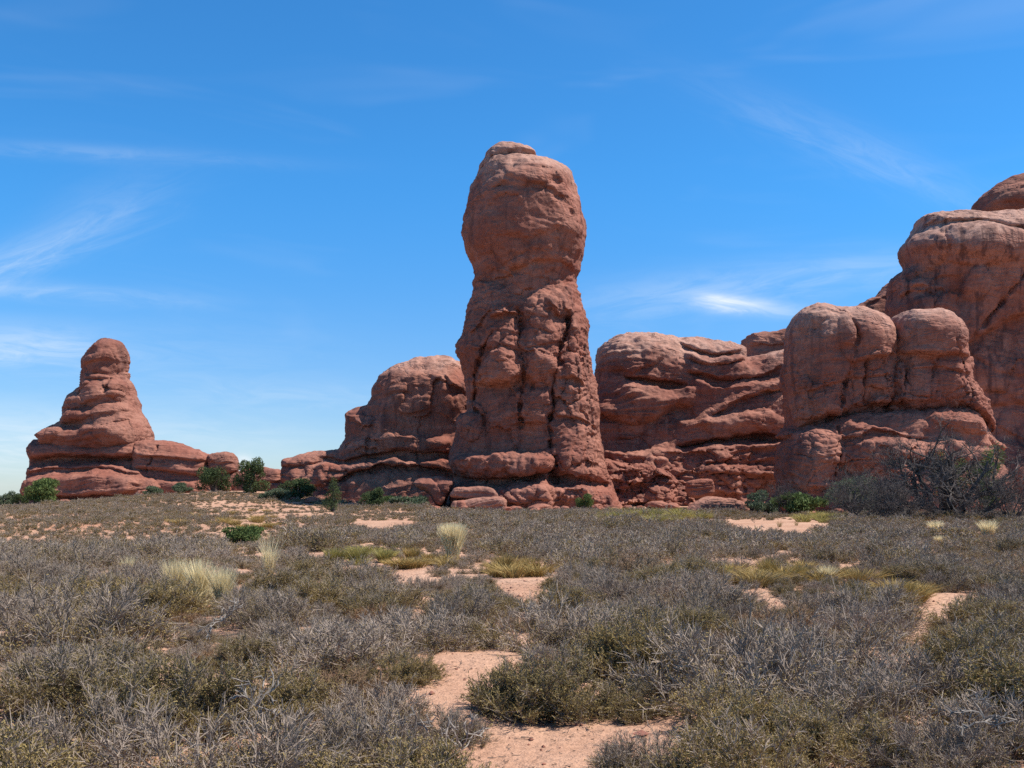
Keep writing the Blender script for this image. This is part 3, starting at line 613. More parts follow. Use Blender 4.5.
def f_cols(r):
    r.dome(815, 385, 34, 40, 7); r.dome(868, 385, 34, 40, 5); r.dome(925, 385, 50, 40, 6); r.dome(976, 392, 22, 40, 6)
    r.blocks(880, 384, 105, 34, (24, 32), 3.6, 2.6, .05, 11); r.blocks(872, 384, 30, 30, (14, 10), 2.0, 1.6, .1, 12)
    r.dome(812, 400, 30, 26, 5)
    for pts in ([(845, 366), (841, 382), (836, 405), (828, 420)], [(862, 364), (861, 404)], [(889, 350), (888, 402)], [(904, 360), (897, 398)], [(934, 358), (930, 376), (926, 404)], [(960, 356), (966, 380), (962, 408)], [(944, 374), (942, 400)]): r.crack(pts, 1.9, 11, .6)
    r.ledge([(784, 392), (800, 394), (820, 388), (840, 380)], 3.5, 6, 1.4); r.ledge([(846, 362), (870, 357), (893, 354), (970, 357)], 4, 6, 1.3, .5); r.crack([(893, 338), (890, 360), (889, 384), (888, 408)], 3.2, 20, .9); r.ledge([(845, 380), (862, 378), (888, 376)], 4, 4, 1.2); r.ledge([(862, 392), (888, 392)], 3, 4, 1)
    r.ledge([(784, 422), (800, 422), (838, 416), (850, 409), (890, 405), (930, 405), (963, 407), (985, 420), (1000, 434)], 16, 12, 1.5, .12)
rock('column_band', 93, tuck([(784, 358), (840, 352), (893, 350), (967, 353), (970, 377), (981, 396), (992, 420), (998, 438), (1004, 452), (900, 450), (784, 440), (786, 424), (784.5, 400)]), 42, 32, 24, M_twin, f_cols, D_, vox=1.0, seed=43, big=1.8, med=1.6, fine=.8, strata=1.3, block=1.3, cell=(18, 15, 18), lean=6)
def f_dbase(r):
    r.dome(808, 458, 32, 34, 12, .6); r.crack([(836, 428), (835, 455), (832, 475), (830, 488)], 2, 8)
    r.step([(840, 424), (862, 421), (882, 428), (900, 434)], 6, 4); r.ledge([(834, 440), (852, 438), (866, 430), (892, 436)], 5, 5, 1.2)
    r.step([(850, 442), (880, 436), (910, 440), (960, 440)], 10, 5); r.ledge([(880, 437), (900, 438), (925, 440)], 7, 4, 1.2, .2)
    r.dome(955, 422, 34, 12, 9, .6, 12); r.step([(940, 446), (990, 448)], 6, 4)
    r.dent(850, 480, 30, 20, 8); r.dome(890, 450, 30, 10, 5); r.ledge([(880, 460), (930, 462), (990, 460)], 6, 6, 1.2); r.step([(880, 470), (1000, 476)], 8, 6)
    r.ledge([(780, 486), (800, 489), (836, 486)], 6, 7, 1.2)
    r.blocks(890, 480, 80, 40, (22, 14), 4, 3.5, .08, 13); r.blocks(808, 460, 34, 36, (26, 24), 3, 2, .08, 14)
    rr = random.Random(9)
    for k in range(10): r.dome(rr.uniform(838, 935), rr.uniform(446, 510), rr.uniform(5, 12), rr.uniform(4, 8), rr.uniform(3, 7), .5, rr.uniform(-20, 20))
rock('footing', 92, tuck([(781, 444), (786, 434), (796, 428), (815, 424), (838, 416), (880, 412), (960, 408), (982, 428), (988, 440), (994, 455), (1004, 470), (1014, 500), (1018, 526), (776, 526), (778, 490), (777, 462)]), 48, 34, 22, M_twin, f_dbase, D_, vox=1.0, seed=44, big=2.0, med=1.6, fine=.8, strata=1.5, block=1.0, cell=(22, 16, 22), lean=9)

# ---- the big cliff at the right edge
C_ = formation('sandstone_cliff', 'massive pale-topped red cliff rising out of frame behind the twin domes', 'cliff', 1000, 515, 124)
def f_cliff(r):
    r.dome(915, 250, 30, 24, 7); r.dome(975, 245, 50, 22, 9); r.dome(905, 300, 26, 44, 8)
    r.ledge([(908, 223), (925, 224), (947, 221), (966, 221), (995, 225), (1030, 235), (1080, 246)], 6, 5, 1.2, .3)
    r.crack([(948, 222), (941, 237), (944, 266)], 1.8, 8)
    r.step([(880, 262), (930, 256), (960, 254), (1000, 262), (1080, 262)], -7, 12)
    r.dent(930, 280, 18, 14, 6); r.dent(958, 300, 14, 22, 9); r.dome(972, 285, 12, 20, 7, .5, 20); r.ledge([(896, 300), (915, 288), (940, 290), (950, 300)], 4, 7, 1.4)
    r.crack([(1060, 220), (1024, 269), (1010, 290), (989, 319), (968, 341), (950, 355)], 2.2, 9, .6); r.blocks(925, 290, 44, 40, (22, 18), 4, 2.5, .1, 21); r.blocks(1000, 420, 70, 70, (40, 34), 4, 2, .08, 22)
    r.dent(1010, 330, 36, 40, 8, -30); r.ledge([(960, 345), (1000, 372), (1060, 380)], 3, 9, 2)
    r.ledge([(960, 400), (1000, 404), (1080, 398)], 5, 10, 2); r.step([(960, 440), (1080, 436)], 6, 8); r.ledge([(900, 330), (920, 326), (945, 332)], 4, 8, 1.6)
    r.dent(1000, 420, 60, 40, 14); r.ledge([(950, 356), (985, 334), (1020, 318), (1080, 296)], 17, 60, 2, .1)
rock('cliff_body', 124, tuck([(860, 520), (872, 400), (884, 340), (885, 300), (887, 277), (894, 268), (902, 264), (898, 254), (897.5, 243), (906, 233), (913, 223), (915, 214), (930, 210), (963, 208), (994, 209), (1020, 206), (1060, 198), (1110, 190), (1180, 200), (1240, 260), (1290, 400), (1310, 526), (860, 526)], 2000, 6),
     60, 40, 44, M_cliff, f_cliff, C_, vox=1.5, seed=51, big=2.6, med=1.1, fine=.7, strata=.9, lean=4)
rock('cap_slab', 122, tuck([(921, 222), (922, 217), (926, 214), (930, 212), (936, 213), (950, 214), (962, 218), (950, 223), (930, 223)], 2000, 6), 22, 30, 5, M_cliff, None, C_, vox=.9, seed=52, big=.8, med=.6, fine=.4, strata=.8)
def f_wing(r): r.ledge([(850, 316), (880, 300), (900, 290)], 3, 6, 1)
tag(rock('rock_fin', 140, [(846, 330), (862, 304), (875, 297), (886, 287), (900, 280), (930, 300), (940, 500), (846, 500)], 22, 26, 10, M_rock_dark, f_wing, vox=1.5, seed=53, big=1.5, med=1.0),
    'dark sloping rock fin peeking out between the left dome and the cliff', 'rock')
tag(rock('boulder', 132, [(982, 219), (981, 202), (989, 192), (1006, 181), (1025, 176), (1050, 176), (1072, 184), (1078, 204), (1074, 216), (1020, 222)], 34, 40, 18, M_rock_dark, lambda r: (r.step([(976, 196), (1006, 184), (1080, 186)], 5, 6), r.ledge([(976, 206), (1080, 204)], 2, 6, 1.5)), vox=1.1, seed=54, big=1.6, med=1.0, strata=.8),
    'huge rounded boulder sitting on the pale top of the right hand cliff', 'boulder')

# fallen stones along the foot of the rocks
STONES = [rock('stone', 100, [(500 - a, 500), (500 - a * .8, 500 - b * .7), (500 - a * .1, 500 - b), (500 + a * .7, 500 - b * .75), (500 + a, 500 - b * .1), (500 + a * .5, 500 + b * .5), (500 - a * .5, 500 + b * .5)], d_, d_, 2.5, M_rock, None, vox=.55, seed=70 + k, big=.9, med=.8, wob=.8)
          for k, (a, b, d_) in enumerate(((6, 5, 4), (8, 4, 5), (5, 6, 4)))]
STONE_AT = [(444, 101), (436, 97), (462, 93.5), (515, 94), (540, 93.5), (556, 95), (598, 96), (612, 98), (626, 100), (640, 101), (655, 103), (668, 102), (676, 100), (716, 101), (728, 104), (742, 103), (758, 100), (772, 92), (790, 86), (812, 85), (838, 84), (866, 84), (900, 84), (272, 112), (292, 110), (310, 108), (352, 112), (384, 106), (60, 124), (100, 123), (140, 122), (186, 122), (228, 120)]
rr = random.Random(3)
STONE_AT = STONE_AT + [(px + rr.uniform(-9, 9), Y - rr.uniform(.5, 3)) for px, Y in STONE_AT]
for k, (px, Y) in enumerate(STONE_AT):
    o = STONES[k] if k < 3 else STONES[k % 3].copy()
    if k >= 3: col.objects.link(o)
    sc_ = rr.uniform(.5, 1.3) * (1.6 if rr.random() < .18 else 1); o.scale = (sc_, sc_ * rr.uniform(.8, 1.2), sc_ * rr.uniform(.7, 1)); o.rotation_euler = (0, 0, rr.uniform(0, 6.28)); x = (px - 512) / F * Y
    o.location = (x, Y, float(zt(x, Y)) - .12); tag(o, 'small red stone lying on the ground at the foot of the rock walls', 'stone', 'fallen stones at the foot of the rocks')
# ------------------------------------------------------------------ plant materials
def plant_mat(name, a, b_, rough=0.8, attr=False, var=.35, trans=0.0):
    m, n, b = new_mat(name, rough)
    oi = n.n('ShaderNodeObjectInfo').outputs['Random']
    geo = n.n('ShaderNodeNewGeometry').outputs
    if attr:
        oi = n.n('ShaderNodeAttribute', attribute_name='tint').outputs['Fac']
    f = n.m('MULTIPLY_ADD', n.m('SUBTRACT', geo['Random Per Island'], .5), .75, oi, clamp=True)
    c = n.mix(f, a + (1,), b_ + (1,))
    v = n.m('MULTIPLY_ADD', n.m('SUBTRACT', geo['Random Per Island'], .5), var * 2, 1.0)
    c = n.mix(1.0, c, n.xyz(v, v, v), 'MULTIPLY')
    n.put(b.inputs['Base Color'], c)
    if trans:
        t = n.n('ShaderNodeBsdfTranslucent'); n.put(t.inputs[0], c)
        mx = n.n('ShaderNodeMixShader'); mx.inputs[0].default_value = trans
        n.put(mx.inputs[1], b.outputs[0]); n.put(mx.inputs[2], t.outputs[0])
        n.put(m.node_tree.nodes['Material Output'].inputs[0], mx.outputs[0])
    return m
M_twig = plant_mat('grey_twigs', (.345, .272, .218), (.22, .175, .142))
M_leaf = plant_mat('olive_leaves', (.33, .24, .092), (.225, .172, .074), trans=.2)
M_rust = plant_mat('rusty_twigs', (.26, .14, .07), (.22, .15, .095))
M_dead = plant_mat('bleached_wood', (.28, .24, .205), (.22, .19, .165))
M_straw = plant_mat('straw_blades', (.80, .68, .42), (.68, .56, .33), trans=.4)
M_ygreen = plant_mat('yellow_green_stems', (.36, .30, .09), (.27, .24, .08), trans=.25)
M_gold = plant_mat('golden_stems', (.36, .25, .085), (.28, .20, .08), trans=.2)
M_green = plant_mat('juniper_foliage', (.075, .10, .038), (.052, .074, .03), trans=.15)
M_lime = plant_mat('green_leaves', (.12, .16, .05), (.085, .12, .042), trans=.25)
M_sage = plant_mat('grey_green_leaves', (.12, .145, .085), (.09, .12, .07), trans=.2)
M_bark = plant_mat('grey_bark', (.10, .083, .075), (.07, .06, .055))
M_deadtw = plant_mat('dead_grey_twigs', (.12, .10, .093), (.07, .06, .056))

# ------------------------------------------------------------------ plant geometry (all vectorised)
def unit(v): return v / (np.linalg.norm(v, axis=-1, keepdims=True) + 1e-9)
def quads_from(P0, P1, wd, g, w1=None):
    """flat narrow blades along P0 -> P1"""
    d = P1 - P0; s = unit(np.cross(d, g.normal(size=d.shape))) * (np.asarray(wd)[..., None] if np.ndim(wd) else wd) * .5
    s1 = s * (.35 if w1 is None else w1)
    v = np.stack([P0 - s, P0 + s, P1 + s1, P1 - s1], 1)
    return v.reshape(-1, 3), np.arange(len(P0) * 4).reshape(-1, 4)
def prisms_from(P0, P1, r0, r1, sides=3):
    d = unit(P1 - P0); ref = np.where(np.abs(d[:, 2:3]) < .9, np.array([[0, 0, 1.]]), np.array([[1., 0, 0]]))
    u = unit(np.cross(d, ref)); v = np.cross(d, u)
    ring = []
    for k in range(sides):
        a = 2 * math.pi * k / sides; dirv = u * math.cos(a) + v * math.sin(a)
        ring.append((P0 + dirv * np.reshape(r0, (-1, 1)), P1 + dirv * np.reshape(r1, (-1, 1))))
    V = np.stack([x for pr in ring for x in pr], 1).reshape(-1, 3)
    n = len(P0); base = np.arange(n)[:, None] * sides * 2; f = []
    for k in range(sides):
        k2 = (k + 1) % sides
        f.append(base + np.array([[2 * k, 2 * k2, 2 * k2 + 1, 2 * k + 1]]))
    return V, np.stack(f, 1).reshape(-1, 4)
class Parts:
    def __init__(s): s.V, s.Q, s.M, s.n = [], [], [], 0
    def add(s, V, Q, m):
        s.V.append(V); s.Q.append(Q + s.n); s.M.append(np.full(len(Q), m)); s.n += len(V)
    def mesh(s, name, mats): return mesh_np(name, np.concatenate(s.V), np.concatenate(s.Q), mats=mats, midx=np.concatenate(s.M))
def kids(P0, P1, k, g, t0, t1, len_, spread, up, crook=0.):
    """k side shoots on each segment"""
    n = len(P0); t = g.uniform(t0, t1, (n, k, 1)); o = P0[:, None] + (P1 - P0)[:, None] * t
    d = unit(unit(P1 - P0)[:, None] + g.normal(size=(n, k, 3)) * spread + np.array([0, 0, up]))
    L = np.exp(g.normal(size=(n, k, 1)) * .3) * len_
    return o.reshape(-1, 3), (o + d * L).reshape(-1, 3)
def bush_geometry(seed, r=.55, h=.46, stems=46, k1=9, k2=12, tw=.0036, leaf=1.0, leaf_hi=.62, dead=.04, open_=1.0):
    """a mound of fine upright twigs on radiating stems, with tiny leaves mostly low on its flanks"""
    g = np.random.default_rng(seed)
    lobes = g.normal(size=(5, 3)); lobes[:, 2] = 0; lobes = unit(lobes)
    az = g.uniform(0, 2 * math.pi, stems); pol = np.arccos(g.uniform(.10, 1, stems)) * open_
    rad = g.uniform(.84, 1.05, stems)
    for l in lobes: rad *= 1 + .10 * np.cos(az - math.atan2(l[1], l[0])) * g.uniform(-1, 1)
    dirs = np.stack([np.sin(pol) * np.cos(az) * r, np.sin(pol) * np.sin(az) * r, np.cos(pol) * h], 1)
    B = np.stack([np.cos(az) * .16 * r, np.sin(az) * .16 * r, np.full(stems, -.03)], 1) * g.uniform(.2, 1.3, (stems, 1)); B[:, 2] = -.03
    E = B * .5 + dirs * rad[:, None] * .82
    mid = (B + E) * .5 + g.normal(size=B.shape) * .05 * r; mid[:, 2] -= .02 * r
    s0, s1 = np.concatenate([B, mid]), np.concatenate([mid, E])
    a0, a1 = kids(s0, s1, k1, g, .15, 1.0, .20 * r, .6, .4)
    b0, b1 = kids(a0, a1, k2, g, .2, 1.0, .105 * r, .75, .35)
    pt = Parts()
    V, Q = prisms_from(s0, s1, np.full(len(s0), .0048), np.full(len(s0), .0026)); pt.add(V, Q, 0)
    V, Q = quads_from(a0, a1, .0042, g, .6); pt.add(V, Q, 0)
    nb = len(b0); keep = b1[:, 2] > .01
    V, Q = quads_from(b0[keep], b1[keep], tw * g.uniform(.7, 1.4, keep.sum()), g, .5); pt.add(V, Q, 0)
    lf = Parts()
    if leaf > 0:
        nl = int(nb * 2.4 * leaf); i = g.integers(0, nb, nl); t = g.uniform(.3, 1.05, (nl, 1))
        p = b0[i] + (b1[i] - b0[i]) * t
        ok = (g.random(nl) < np.clip((leaf_hi * h * 1.15 - p[:, 2]) / (.35 * h) + .22, .12, 1)) & (p[:, 2] > .01)
        p = p[ok]; d = unit(unit(b1[i][ok] - b0[i][ok]) + g.normal(size=p.shape) * .6) * .014
        V, Q = quads_from(p, p + d, .0056, g, .5); lf.add(V, Q, 0)
    return pt, lf
def blades_geometry(seed, n, r, h, wd, lean=.35, droop=.25):
    g = np.random.default_rng(seed); az = g.uniform(0, 2 * math.pi, n); q = np.sqrt(g.uniform(0, 1, n))
    B = np.stack([np.cos(az) * q * r * .35, np.sin(az) * q * r * .35, np.full(n, -.02)], 1)
    out = np.stack([np.cos(az), np.sin(az), np.zeros(n)], 1) * (q * lean + g.normal(size=n) * .07)[:, None] + g.normal(size=(n, 3)) * .06
    L = h * g.uniform(.55, 1.08, n)[:, None]; up = np.array([[0, 0, 1.]])
    M = B + unit(up + out * .6) * L * .55; E = M + unit(up * (1 - droop * g.random((n, 1))) + out * 1.5) * L * .47
    V1, Q1 = quads_from(B, M, wd, g, .9); V2, Q2 = quads_from(M, E, wd * .9, g, .2)
    return np.concatenate([V1, V2]), np.concatenate([Q1, Q2 + len(V1)])
def leafy_geometry(seed, clumps, n, size, g=None):
    """leaf-sized faces through the volume of several clumps: (x, y, z, rx, ry, rz)"""
    g = np.random.default_rng(seed); P = []
    wts = np.array([c[3] * c[4] * c[5] for c in clumps]) ** .8; wts /= wts.sum()
    for c, wgt in zip(clumps, wts):
        k = int(n * wgt); d = unit(g.normal(size=(k, 3))); rr = g.uniform(.25, 1, (k, 1)) ** .45
        bump = 1 + .22 * perlin(d * 2.3 + c[0] * 3, seed)[:, None]
        P.append(np.array(c[:3]) + d * rr * bump * np.array(c[3:]))
    P = np.concatenate(P); d = unit(g.normal(size=P.shape) + np.array([0, 0, .5])) * size * g.uniform(.6, 1.5, (len(P), 1))
    return quads_from(P, P + d, size * .55, g, .4)

# ------------------------------------------------------------------ where bare sand shows (picture point, half width, half height in rows)
SAND = [(464, 640, 19, 10), (474, 662, 7, 14), (585, 755, 72, 11), (25, 738, 34, 14), (946, 604, 22, 14), (655, 722, 22, 20), (388, 569, 44, 6), (525, 572, 16, 10),
        (385, 518, 36, 8), (775, 520, 60, 7), (700, 510, 30, 6), (280, 512, 60, 9), (230, 508, 40, 6), (905, 668, 10, 5), (745, 745, 12, 5), (660, 505, 14, 3)]
# room kept for the grasses and bushes that stand out of the brush
ROOM = [(453, 548, 22, 20), (200, 592, 46, 22), (269, 560, 16, 16), (360, 558, 48, 9), (418, 560, 24, 9), (518, 568, 34, 10), (790, 573, 66, 10), (905, 592, 22, 10), (722, 575, 16, 8), (936, 530, 12, 7), (988, 530, 14, 8),
        (243, 533, 26, 11), (855, 580, 20, 9)]

def in_sand(px, py, grow=1.0, SAND=SAND):
    px, py = np.asarray(px, float), np.asarray(py, float); r = np.zeros(px.shape, bool)
    q_ = fbm2(px / 16, py / 6, 3, 31); px = px + q_ * 9; py = py + q_ * 3
    for (cx, cy_, a, b) in SAND: r |= ((px - cx) / (a * grow)) ** 2 + ((py - cy_) / (b * grow)) ** 2 < 1
    return r
def project(x, y, z): return 512 + F * x / y, HOR - F * (z - CAM_Z) / y

# ------------------------------------------------------------------ the brush: each near bush a thing of its own
KINDS = {
 'grey':  dict(mats=(M_twig, M_leaf), label='ashen twiggy bush with nearly leafless tips in the dense desert scrub', group='ashen twiggy bushes of the desert scrub', par=[dict(leaf=.7, leaf_hi=.45), dict(leaf=.6, leaf_hi=.4, h=.40), dict(leaf=.8, leaf_hi=.5, r=.6), dict(leaf=.6, leaf_hi=.4, r=.5, h=.42)]),
 'olive': dict(mats=(M_twig, M_leaf), label='grey tipped bush with small olive brown leaves in the dense desert scrub', group='olive leaved bushes of the desert scrub', par=[dict(leaf=2.7, leaf_hi=.78), dict(leaf=2.4, leaf_hi=.62, r=.6), dict(leaf=2.4, leaf_hi=.72, h=.5)]),
 'rust':  dict(mats=(M_rust, M_leaf), label='low bush of rusty brown twigs in the dense desert scrub', group='rusty twigged bushes of the desert scrub', par=[dict(leaf=.3, leaf_hi=.5, h=.36, r=.5), dict(leaf=.35, leaf_hi=.5, h=.38)]),
}
PROTO = {}
sd_ = 100
for kn, kd in KINDS.items():
    PROTO[kn] = []
    for par in kd['par']:
        sd_ += 1; tw_, lf_ = bush_geometry(sd_, **par)
        PROTO[kn].append((tw_.mesh('twigs', [kd['mats'][0]]), lf_.mesh('leaves', [kd['mats'][1]])))
def place_bush(kind, var, x, y, sx, sz, rz, label=None, group=None, name='desert_bush', z=None):
    tm, lm = PROTO[kind][var % len(PROTO[kind])]
    o = empty(name, (x, y, (float(zt(x, y)) if z is None else z) - .01)); o.scale = (sx, sx, sz); o.rotation_euler = (0, 0, rz)
    kd = KINDS[kind]
    if label: tag(o, label, 'bush', 'bushes that stand out of the desert scrub')
    else: tag(o, kd['label'], 'bush', kd['group'])
    link('twigs', tm, o); link('leaves', lm, o)
    return o
placed = []     # x, y, radius
# bushes one can single out: picture column, row of the foot, picture width, kind, label
NAMED = [(466, 622, 84, 'olive', 1, 'dark skirted bush at the head of the narrow bare sand path'),
         (528, 722, 150, 'olive', 0, 'large olive bush overhanging the bare sand at the bottom middle'),
         (624, 722, 96, 'olive', 2, 'olive bush touching the right flank of the large one above the bottom sand'),
         (560, 655, 150, 'grey', 2, 'wide grey bush directly behind the large olive bush above the bottom sand'),
         (60, 722, 170, 'olive', 1, 'broad olive skirted bush above the bare sand in the lower left corner'),
         (1000, 640, 110, 'olive', 2, 'dark bottomed bush right of the small sand gap at the right edge'),
         (735, 752, 150, 'olive', 0, 'big brownish bush right of the bottom sand with a shaded hollow under it'),
         (400, 640, 90, 'grey', 0, 'grey bush bordering the left side of the narrow sand path'),
         (150, 745, 190, 'olive', 2, 'big olive grey bush just right of the lower left sand'),
         (375, 728, 120, 'grey', 1, 'grey bush between the dead branches and the narrow sand path'),
         (880, 735, 170, 'grey', 2, 'broad grey bush low at the bottom right'),
         (835, 774, 150, 'olive', 2, 'olive bush cut by the bottom edge right of the bottom sand'),
         (446, 748, 104, 'grey', 0, 'small grey bush standing in the left end of the bottom sand'),
         (950, 778, 150, 'grey', 1, 'grey twiggy bush cut by the bottom edge near the right corner')]
for px, py, wpx, kn, var, lab in NAMED:
    x, y, z = ground_at(px, py); s = wpx / F * y / 1.02
    y += s * .2
    place_bush(kn, var, x, y, s, s * rng.uniform(.86, 1.0), rng.uniform(0, 6.28), lab); placed.append((x, y, s * .5))
cand = []
ymax_named = 0
tries = 0
pts_x, pts_y, pts_r = [p[0] for p in placed], [p[1] for p in placed], [p[2] for p in placed]
field = []
rs = np.random.default_rng(21)
def patch_at(x, y): return float(fbm2(np.array([x * .11]), np.array([y * .11]), 2, 77)[0])
grid = {}
def near_ok(x, y, r, k=.72):
    gx_, gy_ = int(x // 1.5), int(y // 1.5)
    for a in (-1, 0, 1):
        for b in (-1, 0, 1):
            for (qx, qy, qr) in grid.get((gx_ + a, gy_ + b), ()):
                if (qx - x) ** 2 + (qy - y) ** 2 < (k * (r + qr)) ** 2: return False
    return True
def put(x, y, r): grid.setdefault((int(x // 1.5), int(y // 1.5)), []).append((x, y, r))
for p in placed: put(*p)
Ycand = np.sqrt(rs.uniform(4.9 ** 2, 112 ** 2, 60000)); Xc = (Ycand * .58 + 7) * rs.uniform(-1, 1, 60000)
order = np.argsort(Ycand); Ycand, Xc = Ycand[order], Xc[order]; Zc = zt(Xc, Ycand)
Rc = np.clip(np.exp(rs.normal(size=60000) * .28) * .60, .28, .95)
PXc, PYc = project(Xc, Ycand, Zc)
PTX, PTY = project(Xc, Ycand, Zc + Rc * .92)
hw = Rc * F / Ycand * 1.1
pat = fbm2(Xc * .13, Ycand * .13, 3, 77)
thin = rs.random(60000) < .30
bare = np.zeros(60000, bool)
for fy_ in (0, .3, .6, .85):
    for fx_ in (-.75, -.4, 0, .4, .75): bare |= in_sand(PXc + hw * fx_ * (1 - .35 * fy_), PYc + (PTY - PYc) * fy_, .80)
bare &= ~(thin & (Ycand > 62))
room = in_sand(PXc, PYc, 1.15, ROOM) | in_sand(PXc, (PYc + PTY) / 2, 1., ROOM) | in_sand(PXc, PTY, 1., ROOM)
Rc = np.where(room, Rc * .36, Rc)
Rc = np.where((Ycand > 62) & in_sand(PXc, PYc), Rc * .5, Rc)
hill = sstep(-Xc, 2, 20) * sstep(Ycand, 34, 60)          # the thin scrub of the rising ground on the left
far_thin = np.maximum(hill * .28, sstep(Ycand, 75, 105) * .5)
ok0 = ~bare & (rs.random(60000) > far_thin) & ((pat > -.75) | (rs.random(60000) > .6))
# keep off the rocks
ok0 &= ~((Ycand > 78) & (Xc > 20)) & ~((Ycand > 90) & (Xc > -8)) & ~((Ycand > 100) & (Xc > -18) & (Xc < 0))
for i in np.nonzero(ok0)[0]:
    r = float(Rc[i]) * (1 - .34 * hill[i]); x, y = float(Xc[i]), float(Ycand[i])
    if near_ok(x, y, r): put(x, y, r); field.append((x, y, r, float(pat[i]), float(Zc[i])))
for i, f_ in [(i, .75) for i in np.nonzero(ok0 & (Ycand < 34))[0][::2]] + [(i, .5) for i in np.nonzero(ok0 & (Ycand < 30))[0][1::2]]:
    r = float(Rc[i]) * f_; x, y = float(Xc[i]), float(Ycand[i])
    if near_ok(x, y, r, .60): put(x, y, r); field.append((x, y, r, float(pat[i]), float(Zc[i])))
field.sort(key=lambda t: t[1] - 2.2 * t[2])
vis = []
for t in field:
    px, _ = project(t[0], t[1], 0); mg = t[2] * F / t[1] * .8
    if -mg < px < 1024 + mg: vis.append(t)
NEAR = vis[:285]; near_set = set(NEAR)
def kind_of(p, u):
    if p > .28 and u < .52: return 'olive'
    if u < .40: return 'olive'
    if u > .93: return 'rust'
    return 'grey'
for k, (x, y, r, p, z) in enumerate(NEAR):
    kn = kind_of(p, rs.random()); s = r / .55
    place_bush(kn, int(rs.integers(0, 4)), x, y, s * rs.uniform(.95, 1.15), s * rs.uniform(.8, 1.1), rs.uniform(0, 6.28), z=z)
# the rest of the brush: one mass scattered by geometry nodes, its twigs coarser with distance
def field_mass(items):
    kinds = bpy.data.collections.new('scrub_kinds')          # the few bush meshes the scatter draws on
    k = 0
    for li, (st, k1, k2, tw_w, lw) in enumerate(((36, 5, 8, .0062, 1.1), (28, 5, 6, .0105, 1.7), (18, 4, 5, .017, 2.5))):
        for v in range(6):
            tw_, lf_ = bush_geometry(500 + v, stems=st, k1=k1, k2=k2, tw=tw_w, leaf=1.1 if v < 3 else .75, leaf_hi=.65 if v < 3 else .45)
            pt = Parts()
            for V, Q in zip(tw_.V, tw_.Q): pt.V.append(V); pt.Q.append(Q); pt.M.append(np.zeros(len(Q), int))
            nt = sum(map(len, tw_.V)); LV = np.concatenate(lf_.V).reshape(-1, 4, 3); c = LV.mean(1, keepdims=True); LV = (c + (LV - c) * lw * 1.3).reshape(-1, 3)
            pt.V.append(LV); pt.Q.append(np.concatenate(lf_.Q) + nt); pt.M.append(np.ones(len(LV) // 4, int))
            kinds.objects.link(bpy.data.objects.new('scrub_bush_%02d' % k, pt.mesh('scrub_bush', [M_twig, M_leaf]))); k += 1
    n = len(items); P = np.zeros((n, 3)); Rz = np.zeros((n, 3)); Sc = np.zeros((n, 3)); Ix = np.zeros(n, int)
    for j, (x, y, r, p, z0) in enumerate(items):
        kn = kind_of(p, rs.random()); P[j] = x, y, z0 - .01; s = r / .55
        Ix[j] = (0 if y < 26 else (6 if y < 50 else 12)) + int(rs.integers(0, 3)) + (0 if kn == 'olive' else 3)
        Rz[j, 2] = rs.uniform(0, 6.28); Sc[j] = s, s, s * rs.uniform(.8, 1.1)
    me = bpy.data.meshes.new('scrub_points'); me.vertices.add(n); me.vertices.foreach_set('co', P.astype(np.float32).ravel())
    for nm, arr in (('turn', Rz), ('size', Sc)): me.attributes.new(nm, 'FLOAT_VECTOR', 'POINT').data.foreach_set('vector', arr.astype(np.float32).ravel())
    me.attributes.new('kind_index', 'INT', 'POINT').data.foreach_set('value', Ix.astype(np.int32))
    gt = bpy.data.node_groups.new('scrub_scatter', 'GeometryNodeTree')
    gt.interface.new_socket('Geometry', in_out='INPUT', socket_type='NodeSocketGeometry'); gt.interface.new_socket('Geometry', in_out='OUTPUT', socket_type='NodeSocketGeometry')
    nd = gt.nodes; gi, go = nd.new('NodeGroupInput'), nd.new('NodeGroupOutput'); ci = nd.new('GeometryNodeCollectionInfo'); ip = nd.new('GeometryNodeInstanceOnPoints')
    ci.inputs['Collection'].default_value = kinds; ci.inputs['Separate Children'].default_value = True; ci.inputs['Reset Children'].default_value = True
    ip.inputs['Pick Instance'].default_value = True
    def att(nm, typ):
        a = nd.new('GeometryNodeInputNamedAttribute'); a.data_type = typ; a.inputs['Name'].default_value = nm; return a.outputs['Attribute']
    L = gt.links.new
    L(gi.outputs[0], ip.inputs['Points']); L(ci.outputs[0], ip.inputs['Instance']); L(att('kind_index', 'INT'), ip.inputs['Instance Index'])
    e2r = nd.new('FunctionNodeEulerToRotation'); L(att('turn', 'FLOAT_VECTOR'), e2r.inputs[0]); L(e2r.outputs[0], ip.inputs['Rotation']); L(att('size', 'FLOAT_VECTOR'), ip.inputs['Scale']); L(ip.outputs[0], go.inputs[0])
    o = link('desert_scrub', me); md = o.modifiers.new('scatter', 'NODES'); md.node_group = gt
    return o
REST = [t for t in field if t not in near_set]
tag(field_mass(REST), 'grey desert scrub spreading from the middle distance to the rocks', 'scrub', kind='stuff')
print('bushes', len(NEAR), 'rest', len(REST))
